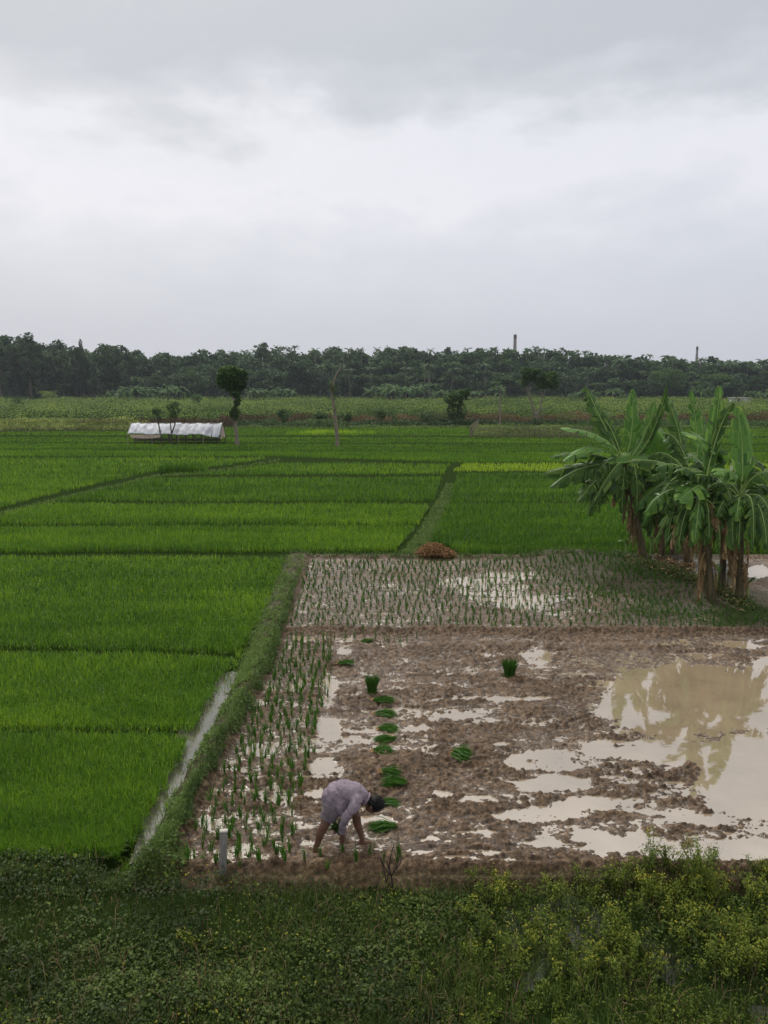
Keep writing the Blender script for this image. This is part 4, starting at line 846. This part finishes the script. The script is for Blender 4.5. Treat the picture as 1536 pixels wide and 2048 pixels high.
bushy(643, 852, 815, 36, 'rounded dark bush in the scrub left of the bare trunk', 1, TREEL); bushy(697, 852, 820, 30, 'low dark bush in the scrub right of the bare trunk', 2, TREEL)
bushy(767, 852, 813, 32, 'dark bush with reddish twigs in the middle of the scrub', 3, TREEL); bushy(565, 852, 817, 30, 'ragged brown green bush at the left of the scrub band', 4, TREEM)
bushy(860, 852, 812, 50, 'wide mid green bush left of the creeper covered tree', 5, TREEM); bushy(28, 845, 797, 30, 'small dark shrub at the left end of the shrub field', 6, TREEM, Y=200, sz=.4)
bushy(395, 845, 786, 30, 'dark leafy shrub behind the right half of the tent', 7, TREEL, Y=230, sz=.4); bushy(1440, 858, 800, 60, 'yellowish bush mass beyond the right leaves of the banana clump', 8, FARSH, Y=130)
# fences
def fence(name, label, x0, x1, y0, y1, top, n, vmat, vt, vine_n, seed, gapz=.0):
    a = at(x0, y0); b = at(x1, y1); rr = np.random.default_rng(seed); root = empty(name, tuple(a)); D = b-a; h = zpx(top, a[1])
    pn = min(n, 95)
    for i in range(pn):
        u = (i+rr.uniform(-.2, .2))/(pn-1); p = D*u; m = MB(); m.tube([p+[0, 0, -.1], p+[rr.normal(0, .05), rr.normal(0, .03), h*rr.uniform(.8, 1.12)]], [.035, .022], 4, cap=False); m.build('stake', STICK, root)
    m = MB()
    for z in (.35, .7, .95): m.tube([p_ for p_ in (D*0+[0, .05, h*z], D*.5+[0, .06, h*z+rr.normal(0, .04)], D+[0, .05, h*z])], .022, 4)
    m.build('rail', STICK, root)
    u = rr.uniform(0, 1, vine_n); q = rr.uniform(0, 1, vine_n)**.55; P = D*u[:, None]; P[:, 2] = h*(gapz+(1.02-gapz)*q)*(.9+.3*fbm(u*60, u*0, seed)); P[:, 1] += rr.normal(.12, .12, vine_n)
    keep = fbm(u*n*.5, q*3, seed+1, 3)+.25*q > -.02; V, F = leaves(P[keep], rr.uniform(.08, .24, keep.sum()), .6, .2); t = np.clip(vt+rr.normal(0, .2, keep.sum())+.5*(q[keep]-.7), 0, 1)
    obj('vine', V, F, vmat, root, tint=np.repeat(t, 4)); return tag(root, label, 'fence')
fence('trellis_fence', 'vine grown stick fence at the far left field edge, yellow green on top', -120, 258, 866, 864, 838, 90, FARSH, .45, 5200, 31)
fence('trellis_fence', 'low brushwood fence left of the banana clump with vegetables growing behind it', 940, 1180, 874, 876, 852, 90, TREEM, .35, 1100, 32)
fence('trellis_fence', 'short side run of brushwood fence going back from the left corner', 940, 958, 874, 856, 852, 30, BUNDG, .25, 300, 33)
scatter('vegetable_rows', 'green vegetable rows inside the brushwood fence', 946, 1210, 89, 104, 9000, 1.25, .16, FARSH, .35, 'vegetables', 307, 2.)
# ------------------------------------------------------------------ single trees in the fields
def own_tree(name, label, base, trunk, blobs, n, sz, mat, rad, limbs=(), seed=0, bark=BARK, flat=.3):
    g = at(*base); Y = float(g[1]); O = g.copy(); rr = np.random.default_rng(seed); root = empty(name, tuple(O))
    def Q(L): return [atY(a, b, Y+(c[0] if c else 0))-O for a, b, *c in L]
    m = MB(); P = Q(trunk); P[0] = P[0]-[0, 0, .1]; P = np.array(P); s = np.linspace(0, 1, len(P)); s2 = np.linspace(0, 1, len(P)*4); P = np.stack([np.interp(s2, s, P[:, k]) for k in range(3)], -1)
    m.tube(P, np.linspace(rad, rad*.45, len(P))*(1+.12*rr.normal(0, 1, len(P))), 8); m.build('trunk', bark, root, True)
    for L, r0 in limbs:
        m = MB(); P = Q(L); m.tube(P, np.linspace(r0, r0*.35, len(P)), 6); m.build('limb', bark, root, True)
    if blobs:
        k = Y/1615; B = [[*(atY(a, b, Y+(c[0] if c else 0))-O), rx*k, rx*k*.9, ry*k] for a, b, rx, ry, *c in blobs]
        V, F, t = canopy(B, n, sz, rr, flat=flat); obj('crown', V, F, mat, root, tint=t)
    return tag(root, label, 'tree')
own_tree('tall_tree', 'tall bare stemmed tree with dense ball crown beside the tent', (475,890), [(475,890),(472,860),(469,835),(470,805),(463,785),(462,760)],
   [(462,750,26,18),(447,762,14,14),(476,764,18,18),(460,740,20,8),(484,750,10,12),(470,782,12,12),(474,797,7,10,.3),(469,826,10,14,-.3),(474,806,6,8),(448,746,12,8),(460,755,24,20),(482,770,10,10),(462,772,14,10)], 6000, .28, TREEL, .21, [([(468,840),(478,825),(482,815)], .06), ([(469,850),(462,835),(460,825)], .05), ([(463,790),(478,775),(484,760)], .09)], 1)
own_tree('bare_tree', 'tall dead looking pale trunk with one crooked bare branch on top', (675,893), [(675,893),(674,868),(671,842),(668,812),(664,790),(666,770),(670,755)],
   [(665,777,6,9),(661,766,4,5),(668,792,4,8),(670,818,4,9)], 260, .16, BUNDG, .19, [([(668,762),(671,752),(679,740),(681,730)], .10), ([(665,780),(661,770),(660,762)], .09), ([(669,762),(666,758)], .07)], 2)
own_tree('small_tree', 'thin small tree in front of the left half of the tent', (323,888), [(323,888),(320,862),(316,842),(313,832)], [(313,824,8,7),(308,822,4,5),(318,834,5,5)], 300, .17, TREEM, .10, [([(317,845),(322,835)], .04)], 3, BARKD)
own_tree('small_tree', 'forked small tree in front of the middle of the tent', (344,888), [(344,888),(343,868),(350,848),(351,832)], [(352,822,8,8),(342,818,8,6),(351,808,8,6),(340,812,7,5),(346,830,6,6)], 480, .17, TREEM, .10, [([(343,870),(341,848),(342,825)], .07), ([(351,840),(356,828)], .04)], 4, BARKD)
own_tree('forked_tree', 'pale multi stemmed tree with an airy dark crown right of centre', (1074,850), [(1074,850),(1072,832),(1066,815),(1060,795),(1052,775)],
   [(1058,748,16,12),(1048,762,8,12),(1076,752,16,14),(1098,760,18,14),(1108,770,12,10),(1082,768,14,10),(1050,742,9,8),(1072,742,10,6),(1105,750,10,8)], 3600, .28, TREEL, .23, [([(1072,832),(1080,815),(1085,795),(1092,775)], .19), ([(1060,795),(1059,775),(1058,755)], .13), ([(1085,795),(1080,775),(1078,760)], .10), ([(1074,845),(1085,825),(1088,812)], .09), ([(1052,775),(1047,765)], .06)], 5)
own_tree('creeper_tree', 'squat tree smothered in dark creepers in the middle of the scrub', (912,852), [(912,852),(914,835),(916,815),(918,795)], [(918,790,20,11),(900,797,14,9),(930,784,12,7),(912,806,14,10),(902,820,9,14),(925,820,9,16),(915,835,14,12),(899,838,7,12)], 3400, .26, TREEL, .2, [([(916,815),(925,800),(934,788)], .1), ([(930,800),(950,797),(978,792)], .07)], 6, BARKD)
own_tree('dead_tree', 'short dead upright trunk right of the creeper covered tree', (1000,855), [(1000,855),(1000,830),(1000,800),(999,777)], None, 0, 0, None, .16, seed=7, bark=BARK)
# ------------------------------------------------------------------ tent of white plastic
g0 = at(256, 888); g1 = at(436, 890); Y0 = float(g0[1]); root = empty('plastic_tent', (float(g0[0]), Y0, 0)); Lx = float(g1[0]-g0[0])-.1; Dp = 2.7
PLAST = solid('white_plastic_sheet', (.25, .27, .32), (.52, .54, .58), .6, .8, .3, .5, stretch=(2, 1, 1), bdist=.05)
ye, yr, zr = 0.0, Dp/2, zpx(846, Y0+Dp/2)
def roof(side):
    nx, nv = 170, 14; u = np.linspace(0, 1, nx); v = np.linspace(0, 1, nv); U, Vv = np.meshgrid(u, v, indexing='ij')
    ribs = U*11.0; fr = ribs-np.floor(ribs); puff = (np.sin(PI*fr)**.6)*.08*np.sin(PI*np.clip(Vv*.9+.1, 0, 1))+.10*fbm(U*26, Vv*3+side, 5, 3)
    eave = 1.0-.12*U+.05*np.sin(U*19)-.22*sst(.8, 1., U)*(side < 0); X = U*Lx+.1*Vv*0-.0+(.55*(1-Vv)-.0)*(0)+(-.25*(1-Vv))*(U < .01); X = U*(Lx)+.02
    Yv = Dp/2+side*(Dp/2+.12)*(1-Vv); Z = eave+(zr-eave)*Vv+.02*np.sin(ribs*2*PI)*0
    Yv = Yv+side*puff*.5; Z = Z+puff; P = np.stack([X, Yv, Z], -1).reshape(-1, 3); i = (np.arange(nx-1)[:, None]*nv+np.arange(nv-1)[None])[..., None]
    F = (i+np.array([0, nv, nv+1, 1])).reshape(-1, 4); o = obj('roof_sheet', P, F if side < 0 else F[:, ::-1], PLAST, root, smooth=True); s = o.modifiers.new('s', 'SOLIDIFY'); s.thickness = .01; return o
roof(-1); roof(1)
m = MB()
for k, u in enumerate(np.linspace(0, 1, 12)):
    x = u*Lx
    for y, h in ((-.05, 1.0-.12*u), (Dp+.05, 1.0-.12*u)):
        m = MB(); m.tube([(x+rng.normal(0, .04), y, -.05), (x+rng.normal(0, .04), y, h-.01)], [.055, .05], 6); m.build('post', BARKD if k % 3 else STICK, root)
    m = MB(); m.tube([(x+.03, -.02, .96-.12*u), (x+.03, Dp/2, zr-.05), (x+.03, Dp+.02, .96-.12*u)], .03, 5); m.build('rafter', STICK, root)
m = MB(); m.tube([(-.1, Dp/2, zr-.02), (Lx+.15, Dp/2, zr-.02)], .04, 6); m.build('ridge_pole', STICK, root)
for z in (.36, .5):
    m = MB(); m.box((Lx*.52, .35, z-.03), (Lx*.93, .10, .07)); m.box((Lx*.52, Dp-.5, z-.03), (Lx*.93, .10, .07)); m.build('rail', BARKD, root)
m = MB(); m.box((Lx*.5, Dp*.5, .33), (Lx*.95, Dp*.55, .05)); m.build('drying_rack', BARKD, root)
CLOTH = solid('pinkish_cloth', (.36, .26, .23), (.52, .42, .36), .9, 3, .4, bdist=.03)
V = []; nx = 60
for i in range(nx):
    u = i/(nx-1); x = Lx*(.03+.33*u); b = .68-.12*math.sin(PI*u)+.02*math.sin(i*1.3)-.03*(i % 3 == 0); V += [(x, -.10+.02*math.sin(i), .93-.03*u), (x, -.13+.03*math.sin(i*.9), b)]
F = (np.arange(nx-1)[:, None]*2+np.array([0, 1, 3, 2])); obj('hanging_cloth', V, F, CLOTH, root, smooth=True)
V = [(Lx+.03, Dp/2, zr-.03), (Lx+.06, .05, .55), (Lx+.05, .55, .40), (Lx+.08, 1.1, .62), (Lx+.05, Dp/2, .75), (Lx+.07, 1.9, .45), (Lx+.05, Dp-.05, .6)]
obj('gable_cloth', V, np.array([[0, 1, 2], [0, 2, 3], [0, 3, 4], [0, 4, 5], [0, 5, 6]]), CLOTH, root)
tag(root, 'long low ridge tent of white plastic sheeting on wooden posts', 'tent')
m = MB(); m.tube([(0, 0, 0), (0, 0, .1), (0, 0, .42), (0, 0, .44)], [.17, .19, .2, .21], 12); p = at(309, 886); o = m.build('plastic_bin', solid('blue_grey_plastic', (.04, .05, .07), (.08, .10, .13), .5), None, True); o.location = (p[0], Y0+.7, 0); tag(o, 'small dark bin under the left part of the plastic tent', 'bin')
# ------------------------------------------------------------------ air
def hazebox():
    m = MB(); x0, x1, y0, y1, z0, z1 = -700, 700, -20, 760, -1.6, 62
    m.box(((x0+x1)/2, (y0+y1)/2, (z0+z1)/2), (x1-x0, y1-y0, z1-z0)); mt, nt, out = newmat('haze_air'); v = N(nt, 'ShaderNodeVolumePrincipled', Density=.00016); v.inputs['Color'].default_value = (.80, .87, 1, 1); v.inputs['Anisotropy'].default_value = .2
    nt.links.new(v.outputs[0], out.inputs['Volume']); o = m.build('haze', mt); tag(o, kind='stuff', label='thin bluish air over the whole place', cat='haze')
hazebox()
# ------------------------------------------------------------------ the man planting rice
PO = at(680, 1697)[:2]; prs = empty('person', (PO[0], PO[1], 0))
SKIN = solid('muddy_skin', (.085, .040, .026), (.155, .078, .052), .55, 9, .2, .4, bdist=.004)
SHIRT = solid('faded_lavender_cotton', (.14, .11, .13), (.29, .24, .285), .9, 7, .35, .15, bdist=.012)
SHORT = solid('grey_cotton', (.095, .078, .09), (.19, .16, .175), .9, 7, .35, .15, bdist=.012)
HAIR = solid('black_hair', (.003, .003, .0035), (.010, .009, .010), .6, 60, .6, .2, stretch=(1, 1, 1), bdist=.004)
def limb(m, pts, rad, k=14, n=14, sq=1.0):
    P = np.array(pts, float); s = np.linspace(0, 1, len(P)); u = np.linspace(0, 1, n)
    # Catmull-like smoothing
    def sm(A):
        B = np.interp(u, s, A)
        for _ in range(2): B[1:-1] = .25*B[:-2]+.5*B[1:-1]+.25*B[2:]
        return B
    m.tube(np.stack([sm(P[:, i]) for i in range(3)], -1), sm(np.array(rad, float)), k, sq=sq)
def fuse(m, name, mat, vox, parent, smooth=3, disp=None):
    o = m.build(name, mat, parent, True); d = o.modifiers.new('r', 'REMESH'); d.mode = 'VOXEL'; d.voxel_size = vox; d.use_smooth_shade = True
    s = o.modifiers.new('s', 'SMOOTH'); s.iterations = smooth; s.factor = .5
    dg = bpy.context.evaluated_depsgraph_get(); me = bpy.data.meshes.new_from_object(o.evaluated_get(dg)); o.modifiers.clear(); old = o.data; o.data = me; bpy.data.meshes.remove(old)
    if disp:
        n = len(me.vertices); c = np.empty(n*3, np.float32); me.vertices.foreach_get('co', c); c = c.reshape(-1, 3); nr = np.empty(n*3, np.float32); me.vertices.foreach_get('normal', nr); nr = nr.reshape(-1, 3)
        c += nr*disp(c)[:, None]; me.vertices.foreach_set('co', c.ravel())
    me.materials.clear(); me.materials.append(mat); me.polygons.foreach_set('use_smooth', np.ones(len(me.polygons), bool)); me.update(); return o
# joints
PEL = (-.10, 0, .70); SP = [(-.10, 0, .64), (-.03, 0, .71), (.07, 0, .735), (.17, 0, .715), (.25, 0, .675)]; NK = (.31, 0, .645)
SHN, SHF = (.215, -.16, .685), (.235, .15, .65)
ELN, WRN, PAN = (.06, -.215, .50), (.035, -.135, .28), (.04, -.105, .20)
ELF, WRF, PAF = (.13, .20, .47), (.02, .08, .34), (-.02, .02, .28)
HN, HFp = (-.08, -.075, .60), (-.06, .07, .60)
KN, AN = (-.165, -.11, .38), (-.285, -.085, .07)
KF, AF = (.195, .10, .385), (.262, .11, .06)
m = MB()
limb(m, SP, [.10, .095, .10, .10, .08]); limb(m, [SP[4], NK, (.365, 0, .605)], [.07, .052, .052])
m.ell((.395, 0, .580), (.075, .066, .085), k=18, l=12)                       # skull towards the crown
m.ell((.435, 0, .585), (.080, .072, .078), k=18, l=12)
m.ell((.355, 0, .530), (.048, .05, .045)); m.ell((.395, 0, .507), (.060, .052, .035))  # jaw and face, looking at the mud
m.ell((.395, 0, .475), (.020, .012, .018)); m.ell((.357, 0, .482), (.016, .022, .010)) # nose and lips
for s in (-1, 1):
    m.ell((.375, s*.072, .565), (.020, .010, .028)); m.ell((.425, s*.028, .500), (.012, .012, .008))
for H_, K_, A__, ft in ((HN, KN, AN, 1), (HFp, KF, AF, 1)):
    limb(m, [H_, tuple((np.array(H_)+K_)/2), K_], [.075, .070, .055]); Km = np.array(K_); Am = np.array(A__); c = Km+(Am-Km)*.32+np.array([-.018, 0, 0])
    limb(m, [K_, tuple(c), tuple(Km+(Am-Km)*.72), A__, (A__[0], A__[1], A__[2]-.05)], [.054, .055, .036, .031, .034])
    limb(m, [(A__[0]-.04, A__[1], -.005), (A__[0]+.05, A__[1], .012), (A__[0]+.14, A__[1], -.01)], [.033, .036, .024], sq=.9)
for S_, E_, W_, Pm in ((SHN, ELN, WRN, PAN), (SHF, ELF, WRF, PAF)):
    limb(m, [S_, E_, W_, Pm], [.050, .040, .026, .030]); Pm = np.array(Pm); dn = (Pm-np.array(W_)); dn /= np.linalg.norm(dn); sd_ = np.array([.62, -.78, 0]) if S_ is SHN else np.array([.8, .6, 0.])
    m.ell(Pm, (.036, .022, .045))
    nrm = np.cross(dn, sd_)
    for j in range(4):
        b = Pm+dn*.030+sd_*(j-1.5)*.021; Lf = (.062, .072, .068, .054)[j]; limb(m, [b, b+dn*Lf*.5+nrm*.006, b+dn*Lf*.8+nrm*(.020+.004*j), b+dn*Lf*.88+nrm*.034], [.0105, .0098, .009, .0078], 8, 8)
    b = Pm-sd_*.030-dn*.01; limb(m, [b, b-sd_*.016+dn*.025+nrm*.014, b-sd_*.006+dn*.05+nrm*.026], [.012, .011, .009], 8, 7)
body = fuse(m, 'body', SKIN, .0062, prs, 2)
def wr(c, a=.012, s=1): return (a*fbm(c[:, 0]*11+c[:, 2]*6, c[:, 1]*9+c[:, 2]*7, int(s), 3)+a*.7*fbm(c[:, 0]*34-c[:, 2]*16, c[:, 1]*20+c[:, 2]*13, int(s)+4, 2)).astype(np.float32)
# shirt
m = MB(); limb(m, [(-.115, 0, .60), (-.08, 0, .70), (-.01, 0, .735), (.08, 0, .755), (.18, 0, .73), (.26, 0, .685), (.305, 0, .65)], [.118, .128, .128, .128, .124, .100, .068], 22, 22, 1.12)
limb(m, [(.02, 0, .68), (.10, 0, .66), (.20, 0, .645)], [.11, .105, .09], 18, 12, 1.2)
limb(m, [(.18, -.09, .71), SHN, tuple((np.array(SHN)+ELN)/2+[.0, -.01, -.005]), ELN, tuple(np.array(ELN)*.5+np.array(WRN)*.5), tuple(np.array(WRN)*.93+np.array(ELN)*.07)], [.078, .074, .062, .056, .048, .042], 16, 22)
limb(m, [(.19, .09, .69), SHF, ELF, tuple(np.array(ELF)*.45+np.array(WRF)*.55)], [.085, .080, .060, .048], 16, 18)
# loose hem hanging at the side and below the belly
limb(m, [(-.03, -.08, .70), (-.005, -.115, .62), (.01, -.115, .54), (.0, -.10, .47)], [.075, .070, .055, .028], 14, 12)
limb(m, [(.03, -.03, .65), (.05, -.05, .56), (.03, -.06, .48)], [.11, .085, .04], 14, 12, 1.1)
shirt = fuse(m, 'shirt', SHIRT, .0075, prs, 3, lambda c: wr(c, .015, 5)-.010*np.maximum(0, np.sin((c[:, 0]*38+c[:, 2]*26+6*fbm(c[:, 0]*6, c[:, 2]*6, 4)))).astype(np.float32)**2)
m = MB(); t = np.linspace(0, 2*PI, 17)[:-1]
c = np.array([.315, 0, .64]); ax = np.array([.78, 0, -.62]); u = np.array([.62, 0, .78]); v = np.array([0, 1., 0])
P = [c+.074*(np.cos(a)*u+np.sin(a)*v) for a in t]+[c+.074*(np.cos(t[0])*u)]; m.tube(P, .014, 8); m.build('collar', SHIRT, shirt, True)
w1 = np.array(WRN); m = MB(); m.tube([w1+[.003, -.008, .045], w1+[.001, -.004, .018]], [.047, .046], 14); m.build('rolled_cuff', SHIRT, shirt, True)
# wide shorts, wet and muddy
m = MB(); limb(m, [(-.03, 0, .69), (-.08, 0, .655), (-.095, 0, .58), (-.09, 0, .52)], [.10, .122, .125, .115], 22, 16, 1.08)
limb(m, [(-.085, -.07, .61), (-.105, -.09, .52), (-.14, -.10, .435)], [.112, .105, .092], 18, 14); limb(m, [(-.04, .06, .60), (.045, .085, .52), (.125, .095, .455)], [.11, .10, .082], 18, 14)
shorts = fuse(m, 'shorts', SHORT, .0075, prs, 3, lambda c: wr(c, .018, 15))
# hair
m = MB(); m.ell((.420, 0, .593), (.098, .082, .086), k=24, l=16); m.ell((.455, 0, .575), (.080, .080, .082), k=24, l=16); m.ell((.38, 0, .622), (.065, .066, .050), k=18, l=10)
hair = fuse(m, 'hair', HAIR, .006, prs, 1, lambda c: (.022*fbm(c[:, 0]*45, c[:, 1]*45+c[:, 2]*50, 3, 3)).astype(np.float32))
n = 900; D = rng.normal(0, 1, (n, 3)); D /= np.linalg.norm(D, axis=1)[:, None]; k = D[:, 0] > -.55; D = D[k]; n = len(D); Pp = np.array([.438, 0, .585])+D*[.095, .082, .086]
Fd = D*.5+rng.normal(0, .4, (n, 3))+[.35, 0, -.5]; Fd /= np.linalg.norm(Fd, axis=1)[:, None]; Sd = np.cross(Fd, D); Sd /= np.linalg.norm(Sd, axis=1)[:, None]+1e-6; Sd *= .0035; Pe = Pp+Fd*rng.uniform(.018, .045, n)[:, None]
obj('hair_strands', np.stack([Pp-Sd-D*.006, Pp+Sd-D*.006, Pe], 1).reshape(-1, 3), np.arange(3*n).reshape(-1, 3), HAIR, hair)
# ------------------------------------------------------------------
tag(prs, 'bent over person in faded lavender shirt and grey shorts planting seedlings by hand', 'person')
# the bunch held in the far hand
hp = np.array([PO[0]-.035, PO[1]+.0, .27]); root = empty('seedling_bunch', tuple(hp)); n = 170
a = rng.uniform(0, 6.28, n); q = np.sqrt(rng.uniform(0, 1, n)); P = np.stack([np.cos(a)*q*.022, np.sin(a)*q*.022, np.full(n, -.10)], -1); V, F = blades(P, rng.uniform(.18, .27, n), .008, .15+.3*q, a, .5)
V = V @ np.array([[.85, 0, .52], [0, 1, 0], [-.52, 0, .85]]); obj('leaf_blades', V, F, RICEB, root, tint=np.repeat(np.clip(rng.normal(.15, .15, n), 0, 1), 5))
P = np.stack([np.cos(a[:50])*.02, np.sin(a[:50])*.02, np.full(50, -.10)], -1); V, F = blades(P, .07, .006, .5, a[:50], .3); V = V*[1, 1, -1]-[0, 0, .2]; V = V @ np.array([[.85, 0, .52], [0, 1, 0], [-.52, 0, .85]]); obj('root_tuft', V, F, DEADB, root, tint=np.repeat(rng.uniform(0, .4, 50), 5))
tag(root, 'dark green bunch of seedlings held low in the man\'s hand', 'seedling bunch')
# ------------------------------------------------------------------ sky, sun, air, camera
SUN_EL, SUN_AZ = math.radians(47), math.radians(-25)   # azimuth from +Y towards +X
wd = bpy.data.worlds.new('World'); scn.world = wd; wd.use_nodes = True; nt = wd.node_tree; nt.nodes.clear()
out = N(nt, 'ShaderNodeOutputWorld'); sky = nt.nodes.new('ShaderNodeTexSky'); sky.sky_type = 'NISHITA'; sky.sun_disc = False
sky.sun_elevation = SUN_EL; sky.sun_rotation = SUN_AZ; sky.air_density = 1.5; sky.dust_density = 3
bg1 = N(nt, 'ShaderNodeBackground', Strength=.1); nt.links.new(sky.outputs[0], bg1.inputs[0])
tc = N(nt, 'ShaderNodeTexCoord'); sp = N(nt, 'ShaderNodeSeparateXYZ'); nt.links.new(tc.outputs['Generated'], sp.inputs[0])
mp = N(nt, 'ShaderNodeMapping'); mp.inputs['Scale'].default_value = (1.7, 1.7, 4.0); mp.inputs['Location'].default_value = (3.3, 1.2, .45)
nt.links.new(tc.outputs['Generated'], mp.inputs[0])
nz = N(nt, 'ShaderNodeTexNoise', Scale=1.5, Detail=5.0, Roughness=.52); nz.inputs['Distortion'].default_value = .35
nt.links.new(mp.outputs[0], nz.inputs[0])
nzb = N(nt, 'ShaderNodeTexNoise', Scale=5.0, Detail=6.0, Roughness=.55); nt.links.new(mp.outputs[0], nzb.inputs[0])
def M(op, a, b, c=None):
    n = N(nt, 'ShaderNodeMath', operation=op)
    for i, v in enumerate((a, b, c)):
        if v is None: continue
        if isinstance(v, (int, float)): n.inputs[i].default_value = v
        else: nt.links.new(v, n.inputs[i])
    return n.outputs[0]
d1 = M('MULTIPLY', M('SUBTRACT', nz.outputs[0], .5), .24)
d2 = M('MULTIPLY', M('SUBTRACT', nzb.outputs[0], .5), .16)
amp = M('MULTIPLY', M('ADD', d1, d2), M('MINIMUM', M('MULTIPLY', M('ABSOLUTE', sp.outputs[2], 0), 5.0), 1.0))
el = M('ADD', sp.outputs[2], amp)
c = ramp(nt, el, [(0.0, (.48, .505, .57)), (.07, (.50, .52, .59)), (.16, (.575, .59, .65)), (.235, (.70, .695, .745)), (.275, (.675, .68, .725)), (.315, (.535, .55, .59)), (.365, (.455, .475, .515)), (.44, (.48, .50, .53)), (.54, (.86, .84, .80)), (.8, (.95, .92, .87))])
bg2 = N(nt, 'ShaderNodeBackground', Strength=.75); nt.links.new(c, bg2.inputs[0])
mx = N(nt, 'ShaderNodeMixShader'); mx.inputs[0].default_value = .93
nt.links.new(bg1.outputs[0], mx.inputs[1]); nt.links.new(bg2.outputs[0], mx.inputs[2]); nt.links.new(mx.outputs[0], out.inputs[0])
sl = bpy.data.lights.new('sun', 'SUN'); sl.energy = 1.5; sl.angle = math.radians(10); sl.color = (1, .97, .92)
so = bpy.data.objects.new('sun', sl); COL.objects.link(so)
dirv = Vector((math.cos(SUN_EL)*math.sin(SUN_AZ), math.cos(SUN_EL)*math.cos(SUN_AZ), math.sin(SUN_EL)))
so.rotation_euler = dirv.to_track_quat('Z', 'Y').to_euler()
cam = bpy.data.cameras.new('camera'); co = bpy.data.objects.new('camera', cam); COL.objects.link(co); scn.camera = co
cam.sensor_fit = 'VERTICAL'; cam.sensor_height = 24; cam.lens = 24*F_/2048; cam.clip_end = 6000; cam.clip_start = .1
co.location = (0, 0, H); co.rotation_euler = (PI/2-PITCH, 0, 0)
scn.view_settings.view_transform = 'Standard'; scn.view_settings.look = 'None'; scn.view_settings.exposure = .66; scn.view_settings.gamma = 1
scn.cycles.max_bounces = 6; scn.cycles.transparent_max_bounces = 4; scn.cycles.use_denoising = True
